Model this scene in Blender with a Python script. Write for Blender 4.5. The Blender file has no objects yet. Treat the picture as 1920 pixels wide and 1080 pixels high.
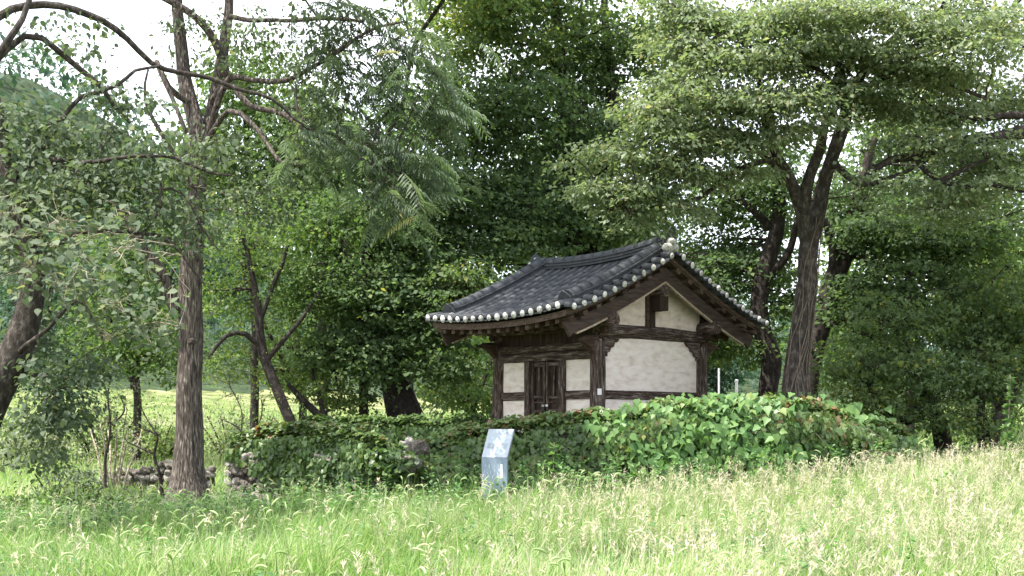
import bpy, math, random
import numpy as np
from mathutils import Vector, Matrix, noise

random.seed(7)
RNG = np.random.default_rng(7)
SC = bpy.context.scene
COL = SC.collection

# ------------------------------------------------------------------ camera
F, HZ, CAMZ = 2400.0, 800.0, 1.6          # focal length and horizon in photo pixels (1920 wide), eye height
cam_d = bpy.data.cameras.new('camera')
cam_d.sensor_width = 36.0
cam_d.lens = 36.0 * F / 1920.0
cam_d.shift_y = (HZ - 540.0) / 1920.0
cam_d.clip_start = 0.1
cam_d.clip_end = 2000.0
cam = bpy.data.objects.new('camera', cam_d)
COL.objects.link(cam)
cam.location = (0, 0, CAMZ)
cam.rotation_euler = (math.radians(90), 0, 0)
SC.camera = cam

# ------------------------------------------------------------------ sky, sun, exposure
SUN_EL, SUN_AZ = math.radians(66), math.radians(-118)      # azimuth from +Y towards +X
world = bpy.data.worlds.new('World')
SC.world = world
world.use_nodes = True
nt = world.node_tree
nt.nodes.clear()
w_out = nt.nodes.new('ShaderNodeOutputWorld')
w_bg = nt.nodes.new('ShaderNodeBackground')
w_sky = nt.nodes.new('ShaderNodeTexSky')
w_sky.sky_type = 'NISHITA'
w_sky.sun_disc = False
w_sky.sun_elevation = SUN_EL
w_sky.sun_rotation = SUN_AZ
w_sky.air_density = 1.0
w_sky.dust_density = 4.0
w_sky.ozone_density = 1.0
w_bg.inputs['Strength'].default_value = 0.15
# thin bright cloud over most of the sky
w_tc = nt.nodes.new('ShaderNodeTexCoord')
w_map = nt.nodes.new('ShaderNodeMapping')
w_map.inputs['Scale'].default_value = (1.0, 1.0, 2.2)
w_no = nt.nodes.new('ShaderNodeTexNoise')
w_no.inputs['Scale'].default_value = 2.3
w_no.inputs['Detail'].default_value = 6
w_no.inputs['Roughness'].default_value = 0.55
w_rp = nt.nodes.new('ShaderNodeValToRGB')
w_rp.color_ramp.elements[0].position = 0.38
w_rp.color_ramp.elements[1].position = 0.60
w_rp.color_ramp.elements[0].color = (0.3, 0.3, 0.3, 1)
w_rp.color_ramp.elements[1].color = (0.95, 0.95, 0.95, 1)
w_mx = nt.nodes.new('ShaderNodeMix')
w_mx.data_type = 'RGBA'
w_mx.inputs['B'].default_value = (5.6, 5.8, 6.2, 1)
nt.links.new(w_tc.outputs['Generated'], w_map.inputs['Vector'])
nt.links.new(w_map.outputs['Vector'], w_no.inputs['Vector'])
nt.links.new(w_no.outputs['Fac'], w_rp.inputs['Fac'])
nt.links.new(w_rp.outputs['Color'], w_mx.inputs['Factor'])
nt.links.new(w_sky.outputs['Color'], w_mx.inputs['A'])
nt.links.new(w_mx.outputs['Result'], w_bg.inputs['Color'])
nt.links.new(w_bg.outputs['Background'], w_out.inputs['Surface'])

sun_d = bpy.data.lights.new('sun', 'SUN')
sun_d.energy = 3.7
sun_d.angle = math.radians(0.5)
sun_d.color = (1.0, 0.95, 0.86)
sun = bpy.data.objects.new('sun', sun_d)
COL.objects.link(sun)
sdir = Vector((math.cos(SUN_EL) * math.sin(SUN_AZ), math.cos(SUN_EL) * math.cos(SUN_AZ), math.sin(SUN_EL)))
sun.rotation_euler = sdir.to_track_quat('Z', 'Y').to_euler()
sun.location = (20, 30, 60)

SC.view_settings.view_transform = 'Standard'
SC.view_settings.look = 'None'
SC.view_settings.gamma = 1.0
SC.view_settings.use_curve_mapping = False
SC.view_settings.exposure = 1.72
SC.render.engine = 'CYCLES'
SC.cycles.max_bounces = 8
SC.cycles.transmission_bounces = 6
SC.cycles.diffuse_bounces = 4


# ------------------------------------------------------------------ helpers
def P(px, py, d):
    return np.array(((px - 960.0) / F * d, d, CAMZ + (HZ - py) / F * d))


def smooth(a, b, x):
    t = np.clip((np.asarray(x, float) - a) / (b - a), 0, 1)
    return t * t * (3 - 2 * t)


def ground_z(x, y):
    x = np.asarray(x, float)
    y = np.asarray(y, float)
    side = np.clip(0.052 * (x + 6.0), 0.0, 1.0)
    z = smooth(8.5, 20.0, y) * (side - 0.12 * smooth(-3.0, -6.5, x))
    z = z + 0.03 * np.sin(x * 1.3 + 0.6) * np.sin(y * 0.9) + 0.015 * np.sin(x * 3.1 + y * 2.3)
    z = z + np.clip(y - 32.0, 0, 70) * 0.026
    hill = 52.0 * np.exp(-((x + 82.0) / 52.0) ** 2 - ((y - 190.0) / 62.0) ** 2)
    hill += 20.0 * np.exp(-((x - 30.0) / 90.0) ** 2 - ((y - 260.0) / 60.0) ** 2)
    return z + hill


def tag(o, label=None, cat=None, group=None, kind=None):
    if label: o['label'] = label
    if cat: o['category'] = cat
    if group: o['group'] = group
    if kind: o['kind'] = kind
    return o


def thing(name, label, cat, loc=(0, 0, 0), rz=0.0, group=None):
    o = bpy.data.objects.new(name, None)
    o.empty_display_size = 0.2
    COL.objects.link(o)
    o.location = loc
    o.rotation_euler = (0, 0, rz)
    return tag(o, label, cat, group)


def link(name, me, parent=None, kind=None, mtx=None):
    o = bpy.data.objects.new(name, me)
    COL.objects.link(o)
    if parent is not None: o.parent = parent
    if kind: o['kind'] = kind
    if mtx is not None: o.matrix_basis = mtx
    return o


def mesh_np(name, V, Fc, mat, tint=None, smooth_shade=False):
    """V (n,3), Fc (m,k) -> mesh with one constant face size"""
    V = np.ascontiguousarray(V, dtype=np.float32)
    Fc = np.ascontiguousarray(Fc, dtype=np.int32)
    me = bpy.data.meshes.new(name)
    m, k = Fc.shape
    me.vertices.add(len(V))
    me.vertices.foreach_set('co', V.ravel())
    me.loops.add(m * k)
    me.loops.foreach_set('vertex_index', Fc.ravel())
    me.polygons.add(m)
    me.polygons.foreach_set('loop_start', np.arange(0, m * k, k, dtype=np.int32))
    me.polygons.foreach_set('loop_total', np.full(m, k, dtype=np.int32))
    if smooth_shade:
        me.polygons.foreach_set('use_smooth', np.ones(m, dtype=bool))
    me.update(calc_edges=True)
    if tint is not None:
        at = me.attributes.new('tint', 'FLOAT', 'FACE')
        at.data.foreach_set('value', np.ascontiguousarray(tint, dtype=np.float32))
    me.materials.append(mat)
    return me


class MB:
    """collects simple shapes for one part"""
    def __init__(self):
        self.v, self.f = [], []

    def add(self, vs, fs):
        b = len(self.v)
        self.v += [tuple(p) for p in vs]
        self.f += [tuple(i + b for i in q) for q in fs]

    def box(self, x0, x1, y0, y1, z0, z1):
        self.add([(x0, y0, z0), (x1, y0, z0), (x1, y1, z0), (x0, y1, z0),
                  (x0, y0, z1), (x1, y0, z1), (x1, y1, z1), (x0, y1, z1)],
                 [(0, 3, 2, 1), (4, 5, 6, 7), (0, 1, 5, 4), (1, 2, 6, 5), (2, 3, 7, 6), (3, 0, 4, 7)])

    def extrude(self, prof, axis, a0, a1):
        """prof: 2-D polygon; axis 'x': prof is (y,z); 'y': prof is (x,z)"""
        n = len(prof)
        def pt(p, a): return (a, p[0], p[1]) if axis == 'x' else (p[0], a, p[1])
        vs = [pt(p, a0) for p in prof] + [pt(p, a1) for p in prof]
        fs = [(i, (i + 1) % n, n + (i + 1) % n, n + i) for i in range(n)]
        fs += [tuple(reversed(range(n))), tuple(range(n, 2 * n))]
        self.add(vs, fs)

    def tube(self, pts, rads, sides=8, caps=True, wob=0.0):
        V, Q = tube_np(np.array(pts, float), np.array(rads, float), sides)
        if wob:
            for i in range(len(V)):
                c = np.array(pts[i // sides])
                k = 1 + wob * noise.noise(Vector(V[i]) * 3.0)
                V[i] = c + (V[i] - c) * k
        fs = [tuple(q) for q in Q]
        n = len(V)
        if caps:
            fs += [tuple(reversed(range(sides))), tuple(range(n - sides, n))]
        self.add(V, fs)

    def build(self, name, mat, parent=None, off=(0, 0, 0), smooth_shade=False, kind=None, bevel=0.0):
        me = bpy.data.meshes.new(name)
        o3 = off
        me.from_pydata([(p[0] - o3[0], p[1] - o3[1], p[2] - o3[2]) for p in self.v], [], self.f)
        me.materials.append(mat)
        if smooth_shade:
            for p in me.polygons: p.use_smooth = len(p.vertices) <= 4
        me.update()
        o = link(name, me, parent, kind)
        if bevel:
            md = o.modifiers.new('bevel', 'BEVEL')
            md.width = bevel
            md.segments = 2
            md.limit_method = 'ANGLE'
        return o


def tube_np(pts, rads, sides):
    n = len(pts)
    tan = np.gradient(pts, axis=0)
    tan /= np.linalg.norm(tan, axis=1, keepdims=True) + 1e-9
    ref = np.array((1.0, 0, 0)) if abs(tan[0][0]) < 0.9 else np.array((0, 1.0, 0))
    ang = np.arange(sides) * 2 * math.pi / sides
    ca, sa = np.cos(ang), np.sin(ang)
    V = np.empty((n, sides, 3))
    s = np.cross(tan[0], ref)
    for i in range(n):
        s = s - tan[i] * np.dot(s, tan[i])
        s /= np.linalg.norm(s) + 1e-9
        b = np.cross(tan[i], s)
        V[i] = pts[i] + rads[i] * (ca[:, None] * s + sa[:, None] * b)
    i0 = (np.arange(n - 1)[:, None] * sides + np.arange(sides)[None, :])
    i1 = (np.arange(n - 1)[:, None] * sides + (np.arange(sides)[None, :] + 1) % sides)
    Q = np.stack([i0, i1, i1 + sides, i0 + sides], -1).reshape(-1, 4)
    return V.reshape(-1, 3), Q


def catmull(pts, step):
    pts = np.asarray(pts, float)
    out = []
    n = len(pts)
    for i in range(n - 1):
        p0, p1, p2, p3 = pts[max(i - 1, 0)], pts[i], pts[i + 1], pts[min(i + 2, n - 1)]
        k = max(2, int(np.linalg.norm(p2[:3] - p1[:3]) / step))
        for j in range(k):
            t = j / k
            out.append(0.5 * ((2 * p1) + (p2 - p0) * t + (2 * p0 - 5 * p1 + 4 * p2 - p3) * t * t + (3 * p1 - p0 - 3 * p2 + p3) * t ** 3))
    out.append(pts[-1])
    return np.array(out)


def unit(a):
    return a / (np.linalg.norm(a, axis=-1, keepdims=True) + 1e-9)


# leaf templates: (side, along, normal), triangles
T_DIAMOND = (np.array([(0, 0, 0), (0.30, 0.45, 0.07), (0, 1, -0.05), (-0.30, 0.45, 0.07)], float),
             np.array([(0, 1, 2), (0, 2, 3)]))
T_OVATE = (np.array([(0, 0, 0), (0.30, 0.18, 0.06), (0.36, 0.5, 0.06), (0, 1.05, -0.12), (-0.36, 0.5, 0.06), (-0.30, 0.18, 0.06), (0, 0.5, 0.0)], float),
           np.array([(0, 1, 6), (1, 2, 6), (2, 3, 6), (3, 4, 6), (4, 5, 6), (5, 0, 6)]))
T_LOBED = (np.array([(0, 0.1, 0), (0.42, 0.12, -0.03), (0.24, 0.42, 0.05), (0.36, 0.75, -0.03), (0.0, 1.0, -0.07), (-0.36, 0.75, -0.03), (-0.24, 0.42, 0.05), (-0.42, 0.12, -0.03)], float),
           np.array([(0, 1, 2), (0, 2, 4), (2, 3, 4), (0, 4, 6), (4, 5, 6), (0, 6, 7)]))
T_STAR = (np.array([(0, 0, 0), (0.5, 0.22, -.04), (0.15, 0.42, .03), (0, 1.0, -.08), (-0.15, 0.42, .03), (-0.5, 0.22, -.04)], float),
          np.array([(0, 1, 2), (0, 2, 3), (0, 3, 4), (0, 4, 5)]))
T_BROAD = (np.array([(0, 0, 0), (0.42, 0.42, 0.05), (0, 1, -0.07), (-0.42, 0.42, 0.05)], float), np.array([(0, 1, 2), (0, 2, 3)]))
T_LANCE = (np.array([(0, 0, 0), (0.12, 0.4, 0.02), (0, 1, -0.12), (-0.12, 0.4, 0.02)], float),
           np.array([(0, 1, 2), (0, 2, 3)]))


def leaf_arrays(tmpl, pos, axis, nor, size, tint, ftint=None):
    T, TF = tmpl
    axis = unit(axis)
    nor = unit(nor - axis * np.sum(nor * axis, 1, keepdims=True))
    side = np.cross(axis, nor)
    N = len(pos)
    size = np.asarray(size).reshape(N, 1, 1)
    V = pos[:, None, :] + size * (T[None, :, 0:1] * side[:, None, :] + T[None, :, 1:2] * axis[:, None, :] + T[None, :, 2:3] * nor[:, None, :])
    Fc = TF[None, :, :] + (np.arange(N) * len(T))[:, None, None]
    tt = np.repeat(np.asarray(tint).reshape(N, 1), len(TF), 1)
    if ftint is not None: tt = tt + ftint[None, :]
    return V.reshape(-1, 3), Fc.reshape(-1, 3), tt.ravel()


def join_arrays(lst):
    V, Fc, T, b = [], [], [], 0
    for v, f, t in lst:
        V.append(v); Fc.append(f + b); T.append(t); b += len(v)
    return np.concatenate(V), np.concatenate(Fc), np.concatenate(T)


# ------------------------------------------------------------------ materials
def new_mat(name):
    m = bpy.data.materials.new(name)
    m.use_nodes = True
    n = m.node_tree
    n.nodes.clear()
    out = n.nodes.new('ShaderNodeOutputMaterial')
    return m, n, out


def ramp(n, stops):
    r = n.nodes.new('ShaderNodeValToRGB')
    e = r.color_ramp.elements
    while len(e) < len(stops): e.new(0.5)
    for k, (p, c) in enumerate(stops):
        e[k].position = p
        e[k].color = (c[0], c[1], c[2], 1)
    return r


def leaf_mat(name, stops, trans=0.35, tgain=1.5, rough=0.45, spec=0.45, tblue=0.62):
    m, n, out = new_mat(name)
    at = n.nodes.new('ShaderNodeAttribute'); at.attribute_name = 'tint'
    r = ramp(n, stops)
    n.links.new(at.outputs['Fac'], r.inputs['Fac'])
    b = n.nodes.new('ShaderNodeBsdfPrincipled')
    b.inputs['Roughness'].default_value = rough
    b.inputs['Specular IOR Level'].default_value = spec
    n.links.new(r.outputs['Color'], b.inputs['Base Color'])
    t = n.nodes.new('ShaderNodeBsdfTranslucent')
    g = n.nodes.new('ShaderNodeMix'); g.data_type = 'RGBA'; g.blend_type = 'MULTIPLY'
    g.inputs['Factor'].default_value = 1.0
    g.inputs['B'].default_value = (tgain * 1.05, tgain * 1.12, tgain * tblue, 1)
    n.links.new(r.outputs['Color'], g.inputs['A'])
    n.links.new(g.outputs['Result'], t.inputs['Color'])
    mx = n.nodes.new('ShaderNodeMixShader'); mx.inputs['Fac'].default_value = trans
    n.links.new(b.outputs[0], mx.inputs[1]); n.links.new(t.outputs[0], mx.inputs[2])
    n.links.new(mx.outputs[0], out.inputs['Surface'])
    return m


def tex_mat(name, stops, scale=(1, 1, 1), nscale=4.0, detail=6, rough=0.8, bump=0.0, bscale=None, spec=0.3, dist=0.0, rand=0.0, coord='Object', metal=0.0):
    m, n, out = new_mat(name)
    tc = n.nodes.new('ShaderNodeTexCoord')
    mp = n.nodes.new('ShaderNodeMapping'); mp.inputs['Scale'].default_value = scale
    no = n.nodes.new('ShaderNodeTexNoise')
    no.inputs['Scale'].default_value = nscale
    no.inputs['Detail'].default_value = detail
    no.inputs['Roughness'].default_value = 0.6
    no.inputs['Distortion'].default_value = dist
    n.links.new(tc.outputs[coord], mp.inputs['Vector'])
    n.links.new(mp.outputs['Vector'], no.inputs['Vector'])
    r = ramp(n, stops)
    fac = no.outputs['Fac']
    if rand:
        oi = n.nodes.new('ShaderNodeObjectInfo')
        ma = n.nodes.new('ShaderNodeMath'); ma.operation = 'MULTIPLY_ADD'
        ma.inputs[1].default_value = rand; ma.inputs[2].default_value = -rand / 2
        n.links.new(oi.outputs['Random'], ma.inputs[0])
        ad = n.nodes.new('ShaderNodeMath'); ad.operation = 'ADD'
        n.links.new(fac, ad.inputs[0]); n.links.new(ma.outputs[0], ad.inputs[1])
        fac = ad.outputs[0]
    n.links.new(fac, r.inputs['Fac'])
    b = n.nodes.new('ShaderNodeBsdfPrincipled')
    b.inputs['Roughness'].default_value = rough
    b.inputs['Specular IOR Level'].default_value = spec
    b.inputs['Metallic'].default_value = metal
    n.links.new(r.outputs['Color'], b.inputs['Base Color'])
    if bump:
        bp = n.nodes.new('ShaderNodeBump')
        bp.inputs['Strength'].default_value = bump
        bp.inputs['Distance'].default_value = 0.02
        h = no.outputs['Fac']
        if bscale:
            n2 = n.nodes.new('ShaderNodeTexNoise')
            n2.inputs['Scale'].default_value = bscale
            n2.inputs['Detail'].default_value = 5
            n.links.new(mp.outputs['Vector'], n2.inputs['Vector'])
            h = n2.outputs['Fac']
        n.links.new(h, bp.inputs['Height'])
        n.links.new(bp.outputs['Normal'], b.inputs['Normal'])
    n.links.new(b.outputs[0], out.inputs['Surface'])
    return m


WOODS = [(0.34, (0.016, 0.010, 0.008)), (0.47, (0.050, 0.031, 0.024)), (0.56, (0.100, 0.076, 0.064)), (0.68, (0.30, 0.255, 0.215))]
WOODD = [(0.30, (0.016, 0.010, 0.008)), (0.55, (0.045, 0.028, 0.020)), (0.78, (0.12, 0.085, 0.065))]
M = {}
M['wood_z'] = tex_mat('post_wood', WOODS, (9, 9, 0.9), 4.2, 8, 0.75, 0.9, None, 0.2, 0.9)
M['wood_x'] = tex_mat('beam_wood', WOODS, (0.9, 9, 9), 4.2, 8, 0.75, 0.9, None, 0.2, 0.7)
M['wood_y'] = tex_mat('side_beam_wood', WOODS, (9, 0.9, 9), 4.2, 8, 0.75, 0.9, None, 0.2, 0.7)
M['wood_dark'] = tex_mat('dark_wood', WOODD, (6, 6, 1.2), 3.0, 6, 0.7, 0.5, None, 0.2, 0.4, 0.15)
M['wood_board'] = tex_mat('gable_board_wood', [(0.3, (0.03, 0.02, 0.016)), (0.6, (0.075, 0.053, 0.044)), (0.8, (0.13, 0.10, 0.085))], (5, 1.0, 7), 3.0, 7, 0.75, 0.6, None, 0.2, 0.4)
M['wood_pale'] = tex_mat('pale_trim_wood', [(0.3, (0.22, 0.16, 0.11)), (0.7, (0.50, 0.41, 0.32))], (4, 4, 4), 5.0, 5, 0.8, 0.3)
M['wood_red'] = tex_mat('rafter_wood', [(0.3, (0.035, 0.02, 0.014)), (0.55, (0.080, 0.054, 0.041)), (0.8, (0.16, 0.118, 0.092))], (6, 1.5, 6), 4.0, 5, 0.75, 0.4, None, 0.2, 0.3, 0.25)
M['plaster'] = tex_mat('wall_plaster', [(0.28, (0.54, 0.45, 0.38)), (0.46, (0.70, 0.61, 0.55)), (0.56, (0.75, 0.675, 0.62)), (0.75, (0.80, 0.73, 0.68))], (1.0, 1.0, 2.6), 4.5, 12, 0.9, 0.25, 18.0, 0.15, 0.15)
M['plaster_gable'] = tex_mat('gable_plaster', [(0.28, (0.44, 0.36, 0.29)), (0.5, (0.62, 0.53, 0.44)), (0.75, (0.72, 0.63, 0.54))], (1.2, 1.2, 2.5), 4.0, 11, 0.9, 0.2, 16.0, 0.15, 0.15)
M['tile'] = tex_mat('roof_tile_clay', [(0.26, (0.034, 0.037, 0.043)), (0.5, (0.056, 0.061, 0.070)), (0.78, (0.092, 0.098, 0.108))], (3, 3, 3), 3.5, 7, 0.72, 0.25, 40.0, 0.28, 0.3, 0.14)
M['cap'] = tex_mat('white_lime_plaster', [(0.30, (0.22, 0.21, 0.20)), (0.52, (0.60, 0.59, 0.56)), (0.7, (0.74, 0.73, 0.70))], (5, 5, 5), 5.0, 6, 0.9, 0.3, 30.0, 0.1, 0, 0.2)
M['stone'] = tex_mat('field_stone', [(0.28, (0.06, 0.052, 0.045)), (0.5, (0.17, 0.15, 0.13)), (0.75, (0.34, 0.32, 0.29))], (3, 3, 3), 3.0, 8, 0.9, 0.5, 22.0, 0.2, 0, 0.35)
M['mortar'] = tex_mat('wall_mud', [(0.3, (0.03, 0.024, 0.018)), (0.7, (0.085, 0.068, 0.052))], (2, 2, 2), 4.0, 7, 0.95, 0.6, 15.0)
M['bark_tall'] = tex_mat('furrowed_bark', [(0.36, (0.020, 0.016, 0.014)), (0.48, (0.066, 0.053, 0.046)), (0.58, (0.125, 0.104, 0.090)), (0.70, (0.34, 0.31, 0.27))], (20, 20, 2.6), 2.2, 9, 0.9, 1.0, None, 0.15, 0.5)
M['bark_grey'] = tex_mat('grey_bark', [(0.3, (0.018, 0.015, 0.013)), (0.52, (0.048, 0.040, 0.035)), (0.75, (0.15, 0.132, 0.115))], (5, 5, 2.6), 3.0, 8, 0.9, 0.8, 9.0, 0.15, 0.3)
M['bark_dark'] = tex_mat('dark_bark', [(0.3, (0.014, 0.012, 0.011)), (0.52, (0.036, 0.029, 0.026)), (0.78, (0.10, 0.088, 0.078))], (5, 5, 2.6), 3.0, 8, 0.9, 0.8, 9.0, 0.15, 0.3)
M['twig_pale'] = tex_mat('pale_twig', [(0.3, (0.15, 0.12, 0.09)), (0.7, (0.42, 0.36, 0.28))], (3, 3, 3), 4.0, 4, 0.9)
M['vine'] = tex_mat('vine_stem', [(0.3, (0.07, 0.055, 0.042)), (0.7, (0.20, 0.165, 0.13))], (3, 3, 3), 4.0, 4, 0.9)
M['white_paint'] = tex_mat('white_paint', [(0.3, (0.66, 0.66, 0.64)), (0.7, (0.80, 0.80, 0.78))], (3, 3, 3), 4.0, 4, 0.6)
M['sign'] = tex_mat('brushed_sign_plate', [(0.3, (0.31, 0.36, 0.41)), (0.7, (0.33, 0.38, 0.43))], (1, 1, 1), 2.0, 3, 0.5, 0, None, 0.5)
M['sign_edge'] = tex_mat('sign_edge_metal', [(0.3, (0.10, 0.12, 0.14)), (0.7, (0.22, 0.25, 0.28))], (1, 1, 1), 4.0, 3, 0.4)
M['sign_low'] = tex_mat('sign_lower_plate', [(0.3, (0.16, 0.21, 0.28)), (0.7, (0.24, 0.30, 0.37))], (1, 1, 1), 5.0, 3, 0.25, 0, None, 0.5)
M['print'] = tex_mat('sign_print', [(0.3, (0.16, 0.20, 0.25)), (0.7, (0.24, 0.28, 0.33))], (1, 1, 1), 4.0, 2, 0.6)
M['print_pale'] = tex_mat('sign_pale_print', [(0.3, (0.76, 0.8, 0.83)), (0.7, (0.82, 0.85, 0.88))], (1, 1, 1), 4.0, 2, 0.6)
M['steel'] = tex_mat('lock_steel', [(0.3, (0.35, 0.35, 0.36)), (0.7, (0.65, 0.65, 0.66))], (9, 9, 9), 4.0, 2, 0.35, metal=0.7)
M['iron'] = tex_mat('black_iron', [(0.3, (0.01, 0.01, 0.011)), (0.7, (0.04, 0.038, 0.036))], (9, 9, 9), 4.0, 2, 0.6)

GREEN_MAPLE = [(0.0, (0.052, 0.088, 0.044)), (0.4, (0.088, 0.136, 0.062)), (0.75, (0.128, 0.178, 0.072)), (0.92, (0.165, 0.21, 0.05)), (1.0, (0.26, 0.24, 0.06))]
GREEN_PALE = [(0.0, (0.078, 0.118, 0.060)), (0.4, (0.125, 0.168, 0.092)), (0.75, (0.185, 0.220, 0.130)), (0.95, (0.26, 0.265, 0.17)), (1.0, (0.32, 0.28, 0.18))]
GREEN_MID = [(0.0, (0.036, 0.070, 0.024)), (0.5, (0.072, 0.122, 0.036)), (0.85, (0.130, 0.185, 0.048)), (1.0, (0.20, 0.20, 0.07))]
GREEN_GREY = [(0.0, (0.046, 0.072, 0.042)), (0.5, (0.085, 0.116, 0.068)), (0.85, (0.135, 0.168, 0.100)), (1.0, (0.22, 0.22, 0.10))]
GREEN_FROND = [(0.0, (0.052, 0.084, 0.050)), (0.6, (0.096, 0.136, 0.082)), (0.9, (0.16, 0.195, 0.115)), (1.0, (0.38, 0.34, 0.12))]
GREEN_IVY = [(0.0, (0.030, 0.062, 0.022)), (0.5, (0.074, 0.130, 0.040)), (0.85, (0.130, 0.190, 0.056)), (0.97, (0.17, 0.18, 0.06)), (1.0, (0.20, 0.11, 0.06))]
GREEN_KUDZU = [(0.0, (0.072, 0.155, 0.048)), (0.5, (0.112, 0.212, 0.064)), (0.85, (0.155, 0.255, 0.076)), (1.0, (0.19, 0.25, 0.075))]
GREEN_FAR = [(0.0, (0.014, 0.040, 0.028)), (0.5, (0.032, 0.070, 0.045)), (1.0, (0.065, 0.110, 0.062))]  # bluish cast of distant haze is put into these leaf colours
L = {
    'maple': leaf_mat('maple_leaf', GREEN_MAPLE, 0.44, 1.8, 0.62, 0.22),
    'pale': leaf_mat('pale_leaf', GREEN_PALE, 0.42, 1.6, 0.5, 0.4),
    'mid': leaf_mat('mid_leaf', GREEN_MID, 0.40, 1.6, 0.58, 0.25),
    'grey': leaf_mat('grey_leaf', GREEN_GREY, 0.36, 1.5, 0.62, 0.25),
    'frond': leaf_mat('frond_leaf', GREEN_FROND, 0.38, 1.6, 0.55, 0.3),
    'ivy': leaf_mat('ivy_leaf', GREEN_IVY, 0.30, 1.6, 0.40, 0.5),
    'kudzu': leaf_mat('kudzu_leaf', GREEN_KUDZU, 0.35, 1.4, 0.5, 0.4),
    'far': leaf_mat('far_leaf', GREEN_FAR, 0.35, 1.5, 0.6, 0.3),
    'weed': leaf_mat('weed_leaf', [(0.0, (0.06, 0.13, 0.05)), (0.5, (0.095, 0.19, 0.07)), (1.0, (0.18, 0.29, 0.10))], 0.4, 1.4, 0.5, 0.3),
    'grass': leaf_mat('grass_blade', [(0.0, (0.075, 0.170, 0.036)), (0.35, (0.145, 0.265, 0.062)), (0.6, (0.26, 0.345, 0.120)), (0.8, (0.38, 0.36, 0.26)), (1.0, (0.54, 0.47, 0.39))], 0.42, 1.25, 0.5, 0.35, 0.85),
    'foxtail': leaf_mat('foxtail_head', [(0.0, (0.14, 0.24, 0.055)), (0.4, (0.27, 0.37, 0.15)), (0.7, (0.46, 0.52, 0.32)), (1.0, (0.55, 0.48, 0.38))], 0.45, 1.25, 0.6, 0.2, 0.85),
}
for o_stop in (): pass


# ------------------------------------------------------------------ ground
def build_ground():
    xs = np.concatenate([np.linspace(-420, -40, 39), np.linspace(-36, -13, 16), np.linspace(-12, 12, 81), np.linspace(13, 36, 16), np.linspace(40, 420, 39)])
    ys = np.concatenate([np.linspace(-60, 3, 12), np.linspace(4, 34, 101), np.linspace(36, 110, 50), np.linspace(115, 620, 80)])
    X, Y = np.meshgrid(xs, ys)
    Z = ground_z(X, Y)
    V = np.stack([X, Y, Z], -1).reshape(-1, 3)
    nx, ny = len(xs), len(ys)
    i = (np.arange(ny - 1)[:, None] * nx + np.arange(nx - 1)[None, :])
    Q = np.stack([i, i + 1, i + nx + 1, i + nx], -1).reshape(-1, 4)
    m = tex_mat('field_soil_and_turf', [(0.30, (0.05, 0.048, 0.026)), (0.45, (0.10, 0.115, 0.045)), (0.56, (0.18, 0.20, 0.085)), (0.72, (0.30, 0.27, 0.16))], (1, 1, 1), 0.55, 12, 0.95, 0.6, 8.0, 0.1)
    me = mesh_np('ground', V, Q, m, None, True)
    me.materials.append(tex_mat('forest_floor', [(0.3, (0.018, 0.028, 0.014)), (0.6, (0.04, 0.06, 0.028)), (0.8, (0.06, 0.085, 0.04))], (1, 1, 1), 0.4, 10, 0.95, 0.5, 3.0, 0.1))
    zc = Z.ravel()[Q].mean(1)
    me.polygons.foreach_set('material_index', ((zc > 4.6) & (Y.ravel()[Q].mean(1) > 60)).astype(np.int32))
    o = link('ground', me, None, 'structure')
    return o


build_ground()


# ------------------------------------------------------------------ pavilion
TH = math.radians(48)
CX, CY = 1.4545, 21.82                                   # near corner post
HA, HB = 1.2565, 1.353                                    # half bays: along the ridge, across
ux, uy = math.cos(TH), -math.sin(TH)                      # local X in the world
vx, vy = math.sin(TH), math.cos(TH)                       # local Y in the world
PCX = CX - HA * ux + HB * vx
PCY = CY - HA * uy + HB * vy
ZB = float(ground_z(PCX, PCY)) - 0.02
pav = thing('pavilion', 'small old wooden pavilion with dark tiled gable roof, white plaster walls and double door', 'pavilion', (PCX, PCY, ZB), -TH)
OFF = (0, 0, ZB)                                          # heights below are absolute
FLOOR = ZB + 0.38
LX, QE = HA + 0.50, HB + 1.20                             # half roof length, eave distance from the ridge
ZE, ZR = 3.40, 4.50


def prof(q):
    return ZE + (ZR - ZE) * max(0.0, 1 - q / QE) ** 1.22


def lift(x):
    return 0.11 * (abs(x) / LX) ** 2.2


def roof_pt(x, q, sgn, off=0.0):
    """point on the roof skin; sgn -1 front, +1 back; also the unit down-slope and normal"""
    z = prof(q) + lift(x)
    dz = (prof(q + 0.01) - prof(q - 0.01 if q > 0.01 else 0)) / (0.02 if q > 0.01 else 0.01 + q)
    T = Vector((0, sgn, dz)).normalized()
    N = Vector((0, -sgn * dz, 1)).normalized()
    p = Vector((x, sgn * q, z)) + N * off
    return p, T, N


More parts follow.
